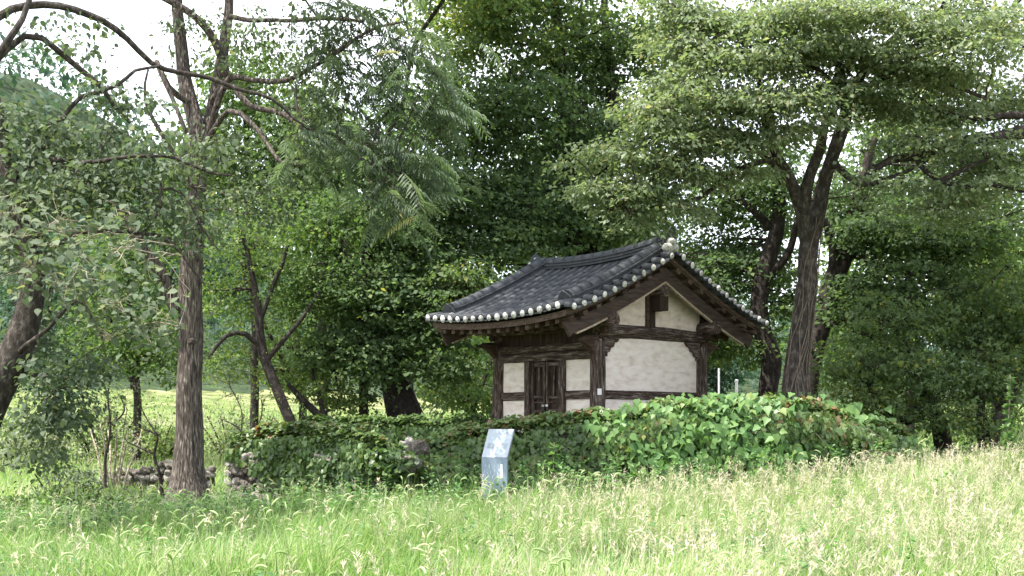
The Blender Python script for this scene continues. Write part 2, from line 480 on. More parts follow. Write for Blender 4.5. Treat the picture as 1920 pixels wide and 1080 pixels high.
def build_pavilion():
    # stone platform
    m = MB()
    m.box(-HA - 0.55, HA + 0.55, -HB - 0.6, HB + 0.6, ZB - 0.3, FLOOR)
    m.build('platform', M['stone'], pav, OFF, bevel=0.03)
    # posts with base stones
    for sx in (-1, 1):
        for sy in (-1, 1):
            x, y = sx * HA, sy * HB
            m = MB()
            zs = np.linspace(FLOOR + 0.08, 3.06, 14)
            m.tube([(x + 0.008 * math.sin(z * 3 + sx), y + 0.008 * math.cos(z * 2.2), z) for z in zs], [0.136 - 0.004 * i / 13 for i in range(14)], 16, True, 0.05)
            p = m.build('post', M['wood_z'], pav, OFF, True)
            m = MB()
            m.tube([(x, y, FLOOR - 0.02), (x, y, FLOOR + 0.05), (x, y, FLOOR + 0.08)], [0.23, 0.21, 0.16], 12)
            m.build('base_stone', M['stone'], p, OFF)
            if sx == 1 and sy == -1:
                m = MB()
                dx, dy = 0.60, -0.80
                # small blank white plate nailed to the near post
                bx, by = x + 0.121, y - 0.072
                ex, ey = 0.50, 0.866
                w = 0.036
                pts = [(bx - w * ex, by - w * ey), (bx + w * ex, by + w * ey), (bx + w * ex + 0.008, by + w * ey - 0.0046), (bx - w * ex + 0.008, by - w * ey - 0.0046)]
                m.add([(a, b, 2.14) for a, b in pts] + [(a, b, 2.245) for a, b in pts], [(3, 2, 1, 0), (4, 5, 6, 7), (0, 1, 5, 4), (1, 2, 6, 5), (2, 3, 7, 6), (3, 0, 4, 7)])
                m.build('number_plate', M['white_paint'], p, OFF)
    # side walls (gable ends)
    for sx in (-1, 1):
        xf = sx * (HA + 0.015)
        def slab(name, y0, y1, z0, z1, t, mat, bev=0.006):
            m = MB()
            m.box(min(sx * (HA - 0.05), sx * (HA + t)), max(sx * (HA - 0.05), sx * (HA + t)), y0, y1, z0, z1)
            return m.build(name, mat, pav, OFF, bevel=bev)
        slab('plaster_panel', -HB + 0.09, HB - 0.09, 2.225, 3.14, 0.02, M['plaster'])
        slab('plaster_panel', -HB + 0.09, HB - 0.09, FLOOR + 0.12, 2.075, 0.02, M['plaster'])
        slab('rail', -HB + 0.09, HB - 0.09, 2.078, 2.222, 0.055, M['wood_y'])
        slab('sill_beam', -HB + 0.09, HB - 0.09, FLOOR, FLOOR + 0.117, 0.06, M['wood_y'])
        # upper gable plaster, cut to the roof pitch
        m = MB()
        pts = [(-HB + 0.02, 3.22)]
        for k in range(13):
            yy = -HB + 0.02 + (2 * HB - 0.04) * k / 12
            pts.append((yy, prof(abs(yy)) + 0.02 - 0.10))
        pts.append((HB - 0.02, 3.22))
        m.extrude(pts, 'x', sx * (HA - 0.04), sx * (HA + 0.012))
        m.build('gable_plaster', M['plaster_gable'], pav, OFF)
        # tie beam, gently arched
        m = MB()
        ys = np.linspace(-HB - 0.02, HB + 0.02, 17)
        m.tube([(sx * (HA + 0.02), y, 3.225 + 0.035 * (1 - (y / HB) ** 2)) for y in ys], [0.118 + 0.004 * math.sin(5 * y) for y in ys], 12, True, 0.06)
        m.build('tie_beam', M['wood_y'], pav, OFF, True)
        # king post: two strips and the block under the ridge purlin
        m = MB(); m.box(min(sx * (HA - 0.02), sx * (HA + 0.06)), max(sx * (HA - 0.02), sx * (HA + 0.06)), -0.16, -0.085, 3.34, 3.93)
        m.build('king_post', M['wood_red'], pav, OFF, bevel=0.006)
        m = MB(); m.box(min(sx * (HA - 0.02), sx * (HA + 0.075)), max(sx * (HA - 0.02), sx * (HA + 0.075)), -0.082, 0.05, 3.34, 3.64)
        m.build('king_post', M['wood_dark'], pav, OFF, bevel=0.006)
        m = MB(); m.box(min(sx * (HA - 0.02), sx * (HA + 0.30)), max(sx * (HA - 0.02), sx * (HA + 0.30)), -0.082, 0.14, 3.643, 3.90)
        m.build('purlin_block', M['wood_dark'], pav, OFF, bevel=0.008)
        # stepped brackets under the tie beam, inside the posts
        for sy in (-1, 1):
            m = MB()
            y0 = sy * (HB - 0.085)
            st = [(y0, 3.13), (y0 - sy * 0.40, 3.13), (y0 - sy * 0.34, 3.06), (y0 - sy * 0.27, 3.04), (y0 - sy * 0.24, 2.97), (y0 - sy * 0.17, 2.95), (y0 - sy * 0.14, 2.88), (y0 - sy * 0.085, 2.87), (y0 - sy * 0.08, 2.80), (y0, 2.80)]
            m.extrude(st if sy < 0 else st[::-1], 'x', sx * (HA + 0.024), sx * (HA + 0.085))
            m.build('bracket', M['wood_y'], pav, OFF, bevel=0.005)
            # cross bracket wing reaching out under the eave
            m = MB()
            b = sy * HB
            wing = [(b, 2.80), (b + sy * 0.10, 2.80), (b + sy * 0.13, 2.86), (b + sy * 0.20, 2.92), (b + sy * 0.30, 3.00), (b + sy * 0.42, 3.045), (b + sy * 0.50, 3.03), (b + sy * 0.53, 3.045),
                    (b + sy * 0.46, 3.10), (b + sy * 0.36, 3.135), (b + sy * 0.22, 3.15), (b, 3.16)]
            m.extrude(wing if sy > 0 else wing[::-1], 'x', sx * HA - 0.055, sx * HA + 0.055)
            m.build('wing_bracket', M['wood_red'], pav, OFF, bevel=0.008)
    # front and back walls
    for sy in (-1, 1):
        def fslab(name, x0, x1, z0, z1, t, mat, bev=0.006, back=0.05, parent=pav):
            m = MB()
            a, b = sy * (HB - back), sy * (HB + t)
            m.box(x0, x1, min(a, b), max(a, b), z0, z1)
            return m.build(name, mat, parent, OFF, bevel=bev)
        xi = HA - 0.09
        # stacked lintels
        for nm, z0, z1, t in (('head_beam', 2.93, 3.055, 0.085), ('lintel', 2.765, 2.905, 0.07)):
            m = MB()
            n = 12
            top = [(xi - 2 * xi * k / n, z1 + 0.008 * math.sin(k * 1.7 + z0 * 9)) for k in range(n + 1)]
            bot = [(-xi + 2 * xi * k / n, z0 + 0.006 * math.sin(k * 2.1)) for k in range(n + 1)]
            m.extrude(bot + top, 'y', sy * (HB - 0.06), sy * (HB + t))
            m.build(nm, M['wood_x'], pav, OFF, bevel=0.012)
        fslab('infill_board', -xi, xi, 2.90, 2.935, 0.03, M['wood_dark'])
        fslab('infill_board', -xi, xi, 3.05, 3.30, 0.02, M['wood_dark'])
        fslab('sill_beam', -xi, xi, FLOOR, FLOOR + 0.15, 0.07, M['wood_x'])
        zf = FLOOR + 0.153
        if sy == 1:
            fslab('plaster_panel', -xi, xi, 2.225, 2.765, 0.02, M['plaster'])
            fslab('plaster_panel', -xi, xi, zf, 2.075, 0.02, M['plaster'])
            fslab('rail', -xi, xi, 2.078, 2.222, 0.055, M['wood_x'])
            continue
        for s in (-1, 1):
            xa, xb = sorted((s * 0.515, s * xi))
            fslab('plaster_panel', xa, xb, 2.225, 2.765, 0.02, M['plaster'])
            fslab('plaster_panel', xa, xb, zf, 2.075, 0.02, M['plaster'])
            fslab('rail', xa, xb, 2.078, 2.222, 0.055, M['wood_x'])
            xa, xb = sorted((s * 0.38, s * 0.512))
            fslab('door_jamb', xa, xb, zf, 2.765, 0.075, M['wood_z'])
            xa, xb = sorted((s * 0.012, s * 0.377))
            d = fslab('door', xa, xb, zf + 0.005, 2.755, -0.03, M['wood_dark'], 0.004)
            # frame members standing proud of the recessed panels
            def mem(nm, a, b, z0, z1, t, mat):
                fslab(nm, a, b, z0, z1, t, mat, 0.005, 0.028, d)
            xo, xm = (xb - 0.055, xa + 0.052) if s > 0 else (xa + 0.055, xb - 0.052)
            outer = (xo, xb) if s > 0 else (xa, xo)
            inner = (xa, xm) if s > 0 else (xm, xb)
            mem('stile', outer[0], outer[1], zf + 0.005, 2.755, 0.022, M['wood_z'])
            mem('stile', inner[0], inner[1], zf + 0.005, 2.755, 0.030, M['wood_z'])
            p0, p1 = (inner[1] + 0.002, outer[0] - 0.002) if s > 0 else (outer[1] + 0.002, inner[0] - 0.002)
            pm = (p0 + p1) / 2
            for z0, z1 in ((2.66, 2.75), (2.10, 2.145), (1.86, 1.905), (1.27, 1.33), (zf + 0.01, zf + 0.09)):
                mem('cross_rail', p0, p1, z0, z1, 0.014, M['wood_x'])
            for z0, z1 in ((2.147, 2.658), (1.332, 1.858)):
                mem('muntin', pm - 0.018, pm + 0.018, z0, z1, 0.012, M['wood_z'])
            mem('cross_rail', p0, p1, 2.02, 2.045, 0.004, M['wood_x'])
            # hasp on each leaf
            m = MB()
            hx = s * 0.045
            m.box(hx - 0.032, hx + 0.032, -HB - 0.046, -HB - 0.031, 1.955, 1.995)
            m.build('hasp', M['white_paint'] if s < 0 else M['steel'], d, OFF, bevel=0.004)
            if s < 0:
                m = MB()
                m.box(-0.045, 0.012, -HB - 0.078, -HB - 0.048, 1.885, 1.945)
                m.tube([(-0.036, -HB - 0.063, 1.945), (-0.034, -HB - 0.063, 1.985), (-0.016, -HB - 0.063, 2.0), (0.002, -HB - 0.063, 1.985), (0.003, -HB - 0.063, 1.945)], [0.006] * 5, 6)
                m.build('padlock', M['iron'], d, OFF, bevel=0.003)
    # purlins
    for y, z, r, e in ((-HB, 3.375, 0.122, HA + 0.42), (HB, 3.375, 0.122, HA + 0.42), (0, 3.97, 0.10, HA + 0.36)):
        m = MB()
        xs = np.linspace(-e, e, 15)
        m.tube([(x, y + 0.006 * math.sin(3 * x), z + lift(x) * 0.35) for x in xs], [r * (1 + 0.02 * math.sin(4 * x)) for x in xs], 14, True, 0.05)
        m.build('purlin', M['wood_x'], pav, OFF, True)
    for sy in (-1, 1):
        for sx in (-1, 1):                                # short carved stub below each purlin end
            m = MB()
            x0 = sx * (HA + 0.10)
            pr = [(x0, 3.18), (x0 + sx * 0.12, 3.18), (x0 + sx * 0.16, 3.22), (x0 + sx * 0.14, 3.26), (x0 + sx * 0.18, 3.29), (x0, 3.29)]
            m.extrude(pr if sx < 0 else pr[::-1], 'y', sy * HB - 0.05, sy * HB + 0.05)
            m.build('purlin_stub', M['wood_dark'], pav, OFF, bevel=0.006)

    # ---------------- roof
    # sheathing slab
    n = 12
    V, Fq = [], []
    xs = np.linspace(-LX + 0.03, LX - 0.03, 11)
    rows = []
    for sgn in (-1, 1):
        for k in range(n + 1):
            rows.append((sgn, QE * (1 - k / n) if sgn < 0 else QE * k / n))
    rows = rows[:n + 1] + rows[n + 2:]
    up, dn = [], []
    for sgn, q in rows:
        for x in xs:
            p, T, N = roof_pt(x, q, sgn, -0.01)
            up.append(tuple(p)); dn.append((p.x, p.y, p.z - 0.075))
    nx, nr = len(xs), len(rows)
    base = len(up)
    V = up + dn
    for r in range(nr - 1):
        for c in range(nx - 1):
            a = r * nx + c
            Fq.append((a, a + 1, a + nx + 1, a + nx))
            Fq.append((base + a, base + a + nx, base + a + nx + 1, base + a + 1))
    for c in range(nx - 1):
        Fq.append((c, base + c, base + c + 1, c + 1))
        a = (nr - 1) * nx + c
        Fq.append((a, a + 1, base + a + 1, base + a))
    for r in range(nr - 1):
        a = r * nx
        Fq.append((a, a + nx, base + a + nx, base + a))
        a = r * nx + nx - 1
        Fq.append((a, base + a, base + a + nx, a + nx))
    m = MB(); m.add(V, Fq)
    roof = m.build('roof', M['wood_red'], pav, OFF)

    # tile meshes
    def arc_mesh(name, r0, r1, ln, a0, a1, seg, mat, close=True, thick=0.0):
        vs, fs = [], []
        for y, r in ((0.0, r0), (ln, r1)):
            for k in range(seg + 1):
                a = a0 + (a1 - a0) * k / seg
                vs.append((r * math.cos(a), y, r * math.sin(a)))
        s1 = seg + 1
        for k in range(seg): fs.append((k, s1 + k, s1 + k + 1, k + 1))
        if close:
            fs.append(tuple(range(s1)))
            fs.append(tuple(range(2 * s1 - 1, s1 - 1, -1)))
        if thick:
            b = len(vs)
            vs += [(x, y, z - thick) for x, y, z in vs]
            for k in range(seg): fs.append((b + k, b + k + 1, b + s1 + k + 1, b + s1 + k))
            for k in range(seg):
                fs.append((s1 + k, b + s1 + k, b + s1 + k + 1, s1 + k + 1))
        me = bpy.data.meshes.new(name)
        me.from_pydata(vs, [], fs)
        me.materials.append(mat)
        for p in me.polygons: p.use_smooth = len(p.vertices) == 4 and not thick
        me.update()
        return me
    LT = 0.335
    me_round = arc_mesh('round_tile', 0.0635, 0.0672, LT, -0.15, math.pi + 0.15, 8, M['tile'])
    # concave tile
    def flat_mesh():
        vs, fs, seg, w, th = [], [], 6, 0.112, 0.018
        for y, up_ in ((0.0, 0.0), (LT, 0.010)):
            for dz in (0, -th):
                for k in range(seg + 1):
                    t = -1 + 2 * k / seg
                    vs.append((w * t, y, 0.052 * t * t - 0.012 + up_ + dz))
        s1 = seg + 1
        for k in range(seg):
            fs.append((k, k + 1, 2 * s1 + k + 1, 2 * s1 + k))
            fs.append((s1 + k, 3 * s1 + k, 3 * s1 + k + 1, s1 + k + 1))
            fs.append((2 * s1 + k, 2 * s1 + k + 1, 3 * s1 + k + 1, 3 * s1 + k))
        me = bpy.data.meshes.new('flat_tile')
        me.from_pydata(vs, [], fs)
        me.materials.append(M['tile'])
        me.update()
        return me
    me_flat = flat_mesh()
    # lime cap
    vs, fs, sg = [(0, 0.030, 0)], [], 12
    for rr, yy in ((0.045, 0.022), (0.066, 0.0)):
        for k in range(sg):
            a = 2 * math.pi * k / sg
            vs.append((rr * math.cos(a), yy, rr * math.sin(a)))
    for k in range(sg):
        fs.append((0, 1 + k, 1 + (k + 1) % sg))
        fs.append((1 + k, 1 + sg + k, 1 + sg + (k + 1) % sg, 1 + (k + 1) % sg))
    me_cap = bpy.data.meshes.new('end_cap')
    me_cap.from_pydata(vs, [], fs)
    me_cap.materials.append(M['cap'])
    for p in me_cap.polygons: p.use_smooth = True

    def frame(p, X, T, N):
        mt = Matrix((X, T, N)).transposed().to_4x4()
        mt.translation = Vector(p) - Vector(OFF)
        return mt
    rnd = random.Random(3)
    XR = LX - 0.255                                        # centre line of the rake ridges
    pitch = 2 * (XR - 0.03) / 14
    ntile = 9
    qs = [QE + 0.055 - (LT * 0.835) * (k + 1) for k in range(ntile)]
    for sgn in (-1, 1):
        X = Vector((-1, 0, 0)) if sgn < 0 else Vector((1, 0, 0))
        for c in range(17):
            x = -XR - pitch * 1.0 + 0.03 + pitch * c - 0.03
            for k, q in enumerate(qs):
                if q < -0.05: continue
                if (c in (0, 16)) and k > 0: continue
                p, T, N = roof_pt(x, max(q, 0.0), sgn, 0.078 + rnd.uniform(-.003, .003))
                p2, _, N2 = roof_pt(x, q + LT * 0.9, sgn, 0.078)
                T = (p2 - p).normalized(); N = T.cross(X) * -1
                if N.z < 0: N = -N
                mt = frame(p, X, T, N)
                link('round_tile', me_round, roof, None, mt @ Matrix.Rotation(rnd.uniform(-.02, .02), 4, 'Z'))
                if k == 0:
                    mc = mt.copy()
                    mc.translation = mt.translation + T * (LT + 0.001) - N * 0.004
                    link('end_cap', me_cap, roof, None, mc @ Matrix.Rotation(rnd.uniform(0, 6), 4, 'Y') @ Matrix.Diagonal((rnd.uniform(.84, 1.06), rnd.uniform(.5, 1.2), rnd.uniform(.78, 1.02), 1)))
        for c in range(16):
            x = -XR - pitch * 0.5 + pitch * c - 0.03 + 0.03
            for k, q in enumerate(qs):
                if q < -0.05: continue
                p, T, N = roof_pt(x, max(q, 0), sgn, 0.038)
                p2, _, _ = roof_pt(x, q + LT * 0.9, sgn, 0.038)
                T = (p2 - p).normalized(); N = T.cross(X) * -1
                if N.z < 0: N = -N
                link('flat_tile', me_flat, roof, None, frame(p, X, T, N))
    # tiles along the rakes, pointing out over the gable
    nr_ = 11
    for sx in (-1, 1):
        A = Vector((sx, 0, 0))
        for sgn in (-1, 1):
            for k in range(nr_):
                q = 0.13 + (QE - 0.16) * k / (nr_ - 1)
                p, T, N = roof_pt(sx * (LX - 0.20), q, sgn, 0.062)
                p.z += (0.11 * 1 - lift(sx * (LX - 0.20)))
                ax = (A + Vector((0, 0, -0.10))).normalized()
                S = ax.cross(N).normalized()
                N2 = S.cross(ax)
                mt = frame(p, S, ax, N2)
                link('edge_tile', me_round, roof, None, mt)
                mc = mt.copy(); mc.translation = mt.translation + ax * (LT + 0.001) - N2 * 0.004
                link('end_cap', me_cap, roof, None, mc @ Matrix.Rotation(rnd.uniform(0, 6), 4, 'Y') @ Matrix.Diagonal((rnd.uniform(.78, .92), rnd.uniform(.5, 1.2), rnd.uniform(.72, .9), 1)))
                if k < nr_ - 1:
                    q2 = q + (QE - 0.16) / (nr_ - 1) / 2
                    p, T, N = roof_pt(sx * (LX - 0.20), q2, sgn, 0.018)
                    p.z += (0.11 * 1 - lift(sx * (LX - 0.20)))
                    S = ax.cross(N).normalized(); N2 = S.cross(ax)
                    link('flat_tile', me_flat, roof, None, frame(p, S, ax, N2) @ Matrix.Diagonal((1.08, 0.97, 1.3, 1)))

    # swept courses
    def sweep(path, nor, wid, h0, h1, round_top=False):
        """bar of width wid along path (side dir from path x nor) between heights h0..h1"""
        m = MB()
        rings = []
        if round_top:
            sec = [(wid * math.cos(a), h0 + (h1 - h0) * math.sin(a)) for a in np.linspace(0, math.pi, 9)]
        else:
            sec = [(wid, h0), (wid, h1), (-wid, h1), (-wid, h0)]
        k = len(sec)
        vs = []
        for i, p in enumerate(path):
            t = (path[min(i + 1, len(path) - 1)] - path[max(i - 1, 0)]).normalized()
            s = t.cross(nor[i]).normalized()
            for a, b in sec: vs.append(p + s * a + nor[i] * b)
        fs = []
        for i in range(len(path) - 1):
            for j in range(k):
                fs.append((i * k + j, i * k + (j + 1) % k, (i + 1) * k + (j + 1) % k, (i + 1) * k + j))
        e = (len(path) - 1) * k
        fs += [tuple(reversed(range(k))), tuple(range(e, e + k))]
        m.add(vs, fs)
        return m
    me_top = arc_mesh('ridge_tile', 0.112, 0.119, 0.30, 0.0, math.pi, 10, M['tile'])
    # rake ridges
    for sx in (-1, 1):
        for sgn in (-1, 1):
            path, nor = [], []
            for k in range(17):
                q = 0.02 + (QE - 0.30) * k / 16
                p, T, N = roof_pt(sx * XR, q, sgn, 0)
                path.append(p); nor.append(N)
            for nm, w, h0, h1 in (('rake_course', 0.150, 0.03, 0.115), ('rake_course', 0.175, 0.117, 0.138), ('rake_course', 0.14, 0.140, 0.175), ('rake_course', 0.16, 0.177, 0.198)):
                sweep(path, nor, w, h0, h1).build(nm, M['tile'], roof, OFF)
            ln = 0
            k = 0
            q = 0.0
            while q < QE - 0.48:
                p, T, N = roof_pt(sx * XR, q, sgn, 0.180)
                p2, _, _ = roof_pt(sx * XR, q + 0.26, sgn, 0.180)
                T = (p2 - p).normalized()
                X = T.cross(N).normalized(); N = X.cross(T)
                link('ridge_tile', me_top, roof, None, frame(p, X, T, N) @ Matrix.Rotation(rnd.uniform(-.02, .02), 4, 'Z'))
                q += 0.245
            # upright end tile with a lump of lime at its foot
            p, T, N = roof_pt(sx * XR, QE - 0.27, sgn, 0)
            m = MB()
            S = Vector((1, 0, 0))
            out = T
            pr = [(-0.155, 0.03), (0.155, 0.03), (0.165, 0.14), (0.12, 0.23), (0.0, 0.315), (-0.12, 0.23), (-0.165, 0.14)]
            a = [p + S * u + N * h + out * (0.035 * (h / 0.3)) for u, h in pr]
            b = [v + out * 0.03 for v in a]
            nn = len(pr)
            m.add(a + b, [tuple(range(nn)), tuple(reversed(range(nn, 2 * nn)))] + [(i, nn + i, nn + (i + 1) % nn, (i + 1) % nn) for i in range(nn)])
            m.build('end_tile', M['tile'], roof, OFF, bevel=0.006)
            m = MB()
            for du, rr in ((-0.10, 0.075), (0.08, 0.07)):
                c = p + T * 0.06 + S * du + N * 0.085
                m.tube([c - S * rr, c - S * rr * 0.7, c, c + S * rr * 0.7, c + S * rr], [0.012, rr * 0.62, rr * 0.75, rr * 0.62, 0.012], 8, True, 0.3)
            m.build('lime_lump', M['cap'], roof, OFF, True)
    # main ridge
    xs = np.linspace(-LX + 0.06, LX - 0.10, 19)
    rz = lambda x: ZR + lift(x) * 1.15 + 0.055 * x / LX
    path = [Vector((x, 0, rz(x))) for x in xs]
    nor = [Vector((0, 0, 1))] * len(xs)
    for w, h0, h1, rt in ((0.13, 0.0, 0.13, True), (0.145, 0.098, 0.120, False), (0.115, 0.122, 0.150, False), (0.138, 0.152, 0.172, False), (0.110, 0.174, 0.202, False), (0.130, 0.204, 0.224, False)):
        sweep(path, nor, w, h0, h1, rt).build('ridge_course', M['tile'], roof, OFF)
    x = -LX + 0.06
    while x < LX - 0.34:
        z0, z1 = rz(x) + 0.212, rz(x + 0.27) + 0.212
        T = Vector((0.27, 0, z1 - z0)).normalized()
        X = Vector((0, -1, 0)); N = X.cross(T)
        if N.z < 0: X = -X; N = X.cross(T)
        link('ridge_tile', me_top, roof, None, frame((x, 0, z0), X, T, N))
        x += 0.262
    for sx in (-1, 1):
        m = MB()
        x0 = sx * (LX - 0.13)
        hk = 1.0 if sx > 0 else 0.62
        pr = [(u, 0.12 + (h - 0.12) * hk) for u, h in [(-0.15, 0.12), (0.15, 0.12), (0.17, 0.24), (0.13, 0.36), (0.05, 0.47), (0.0, 0.53), (-0.05, 0.47), (-0.13, 0.36), (-0.17, 0.24)]]
        a = [Vector((x0 + sx * 0.10 * (h / 0.4), u, ZR + 0.11 + h)) for u, h in pr]
        b = [v + Vector((sx * 0.035, 0, 0)) for v in a]
        nn = len(pr)
        m.add(a + b, [tuple(range(nn)), tuple(reversed(range(nn, 2 * nn)))] + [(i, nn + i, nn + (i + 1) % nn, (i + 1) % nn) for i in range(nn)])
        m.build('end_tile', M['tile'], roof, OFF, bevel=0.006)
        m = MB()
        for dy, dz, rr in ((-0.07, 0.13, 0.12), (0.07, 0.14, 0.11), (0.0, 0.24, 0.11)):
            c = Vector((x0 + sx * 0.10, dy, ZR + 0.09 + dz))
            m.tube([c + Vector((0, -rr, 0)), c + Vector((0, -rr * .7, 0)), c, c + Vector((0, rr * .7, 0)), c + Vector((0, rr, 0))], [0.01, rr * 0.6, rr * 0.72, rr * 0.6, 0.01], 8, True, 0.3)
        m.build('lime_lump', M['cap'], roof, OFF, True)
    # gable boards, lower trim strip, outlookers
    for sx in (-1, 1):
        xb = sx * (LX - 0.20)
        for sgn in (-1, 1):
            def strip(off0, off1, xa, xc, q0, q1, skew=0.0, n=12):
                m = MB()
                vs = []
                for k in range(n + 1):
                    q = q0 + (q1 - q0) * k / n
                    z = prof(q) + 0.09
                    dq = skew * k / n if k == n else 0
                    for xx in (xa, xc):
                        vs.append((xx, sgn * q, z - off0)); vs.append((xx, sgn * (q + dq), z - off1))
                fs = []
                for k in range(n):
                    a = k * 4; b = a + 4
                    fs += [(a, a + 1, b + 1, b), (a + 2, b + 2, b + 3, a + 3), (a, b, b + 2, a + 2), (a + 1, a + 3, b + 3, b + 1)]
                fs += [(0, 2, 3, 1), (n * 4, n * 4 + 1, n * 4 + 3, n * 4 + 2)]
                m.add(vs, fs)
                return m
            strip(0.195, 0.435, xb, xb + sx * 0.055, 0.0, QE - 0.06, -0.14).build('gable_board', M['wood_board'], roof, OFF)
            strip(0.437, 0.470, xb + sx * 0.01, xb + sx * 0.06, 0.0, QE - 0.36).build('trim_strip', M['wood_pale'], roof, OFF)
            strip(0.075, 0.10, xb - sx * 0.01, xb + sx * 0.15, 0.0, QE - 0.02).build('edge_batten', M['wood_red'], roof, OFF)
            for k in range(8):
                q = 0.22 + (QE - 0.36) * k / 7
                p, T, N = roof_pt(0, q, sgn, 0)
                z = prof(q) + 0.09
                m = MB()
                c = Vector((0, sgn * q, z - 0.150))
                S2 = T * 0.055; N2 = N * 0.034
                vs = []
                for xx in (xb - sx * 0.2, xb + sx * 0.165):
                    for a, b in ((-1, -1), (1, -1), (1, 1), (-1, 1)):
                        v = c + S2 * a + N2 * b; vs.append((xx, v.y, v.z))
                m.add(vs, [(3, 2, 1, 0), (4, 5, 6, 7), (0, 1, 5, 4), (1, 2, 6, 5), (2, 3, 7, 6), (3, 0, 4, 7)])
                m.build('outlooker', M['wood_red'], roof, OFF, bevel=0.004)
    # rafters: round ones and square flying rafters above them
    for sgn in (-1, 1):
        for k in range(13):
            x = -LX + 0.30 + (2 * LX - 0.60) * k / 12
            pts, rd = [], []
            for t in range(6):
                q = 0.06 + (QE - 0.45) * t / 5
                pts.append((x, sgn * q, prof(q) + lift(x) - 0.275))
                rd.append(0.055)
            m = MB(); m.tube(pts, rd, 8)
            m.build('rafter', M['wood_red'], roof, OFF)
            m = MB()
            q0, q1 = QE - 0.75, QE - 0.05
            z0, z1 = prof(q0) + lift(x) - 0.16, prof(q1) + lift(x) - 0.158
            w, h = 0.045, 0.085
            vs = []
            for q, z in ((q0, z0), (q1, z1)):
                vs += [(x - w, sgn * q, z - h / 2), (x + w, sgn * q, z - h / 2), (x + w, sgn * q, z + h / 2), (x - w, sgn * q, z + h / 2)]
            m.add(vs, [(3, 2, 1, 0), (4, 5, 6, 7), (0, 1, 5, 4), (1, 2, 6, 5), (2, 3, 7, 6), (3, 0, 4, 7)])
            m.build('flying_rafter', M['wood_red'], roof, OFF, bevel=0.004)
        # eave boards
        for q0, q1, dz, t in ((QE - 0.10, QE + 0.01, -0.088, 0.024), (QE - 0.47, QE - 0.36, -0.205, 0.035)):
            m = MB()
            xs2 = np.linspace(-LX + 0.06, LX - 0.06, 15)
            vs = []
            for x in xs2:
                for q in (q0, q1):
                    z = prof(q) + lift(x) + dz
                    vs += [(x, sgn * q, z), (x, sgn * q, z - t)]
            fs = []
            for i in range(len(xs2) - 1):
                a, b = i * 4, i * 4 + 4
                fs += [(a, b, b + 2, a + 2), (a + 1, a + 3, b + 3, b + 1), (a, a + 1, b + 1, b), (a + 2, b + 2, b + 3, a + 3)]
            e = (len(xs2) - 1) * 4
            fs += [(0, 2, 3, 1), (e, e + 1, e + 3, e + 2)]
            m.add(vs, fs)
            m.build('eave_board', M['wood_red'], roof, OFF)


build_pavilion()


# ------------------------------------------------------------------ stone walls with ivy and kudzu
def spray_leaves(C, B, per, rad, flat, size, tmpl, tmean, tvar=0.16, droop=0.25, up=1.0):
    n = len(C)
    N = n * per
    cc = np.repeat(C, per, 0)
    bb = np.repeat(B + RNG.normal(0, 0.10, n), per)
    rr = np.repeat(rad * RNG.uniform(0.6, 1.3, n), per)
    a = RNG.uniform(0, 2 * math.pi, N)
    r = np.sqrt(RNG.uniform(0, 1, N))
    tilt = np.repeat(RNG.normal(0, 0.28, (n, 2)), per, 0)
    x, y = np.cos(a) * r, np.sin(a) * r
    z = RNG.normal(0, flat, N) - droop * r * r + tilt[:, 0] * x + tilt[:, 1] * y
    pos = cc + np.stack([x, y, z], -1) * rr[:, None]
    ax = np.stack([x + RNG.normal(0, .5, N), y + RNG.normal(0, .5, N), -0.35 - droop + RNG.normal(0, .35, N)], -1)
    nor = np.stack([tilt[:, 0] * -1 + RNG.normal(0, .45, N), tilt[:, 1] * -1 + RNG.normal(0, .45, N), np.full(N, up)], -1)
    sz = size * RNG.uniform(0.5, 1.4, N)
    tint = np.clip(tmean + bb + RNG.normal(0, tvar, N), 0, 1)
    return leaf_arrays(tmpl, pos, ax, nor, sz, tint)


def stone_mesh(seed, sub=2):
    import bmesh
    bm = bmesh.new()
    bmesh.ops.create_icosphere(bm, subdivisions=sub, radius=1.0)
    o = Vector((seed * 7.3, seed * 3.1, seed * 1.7))
    for v in bm.verts:
        d = v.co.normalized()
        m4 = (abs(d.x) ** 3.2 + abs(d.y) ** 3.2 + abs(d.z) ** 3.2) ** (-1 / 3.2)
        k = m4 * (1 + 0.42 * noise.noise(d * 1.3 + o) + 0.26 * noise.noise(d * 3.1 + o))
        v.co = d * k * 0.93
        v.co.y *= 0.8
    me = bpy.data.meshes.new('stone')
    bm.to_mesh(me); bm.free()
    me.materials.append(M['stone'])
    return me


STONES = [stone_mesh(i + 1) for i in range(6)]


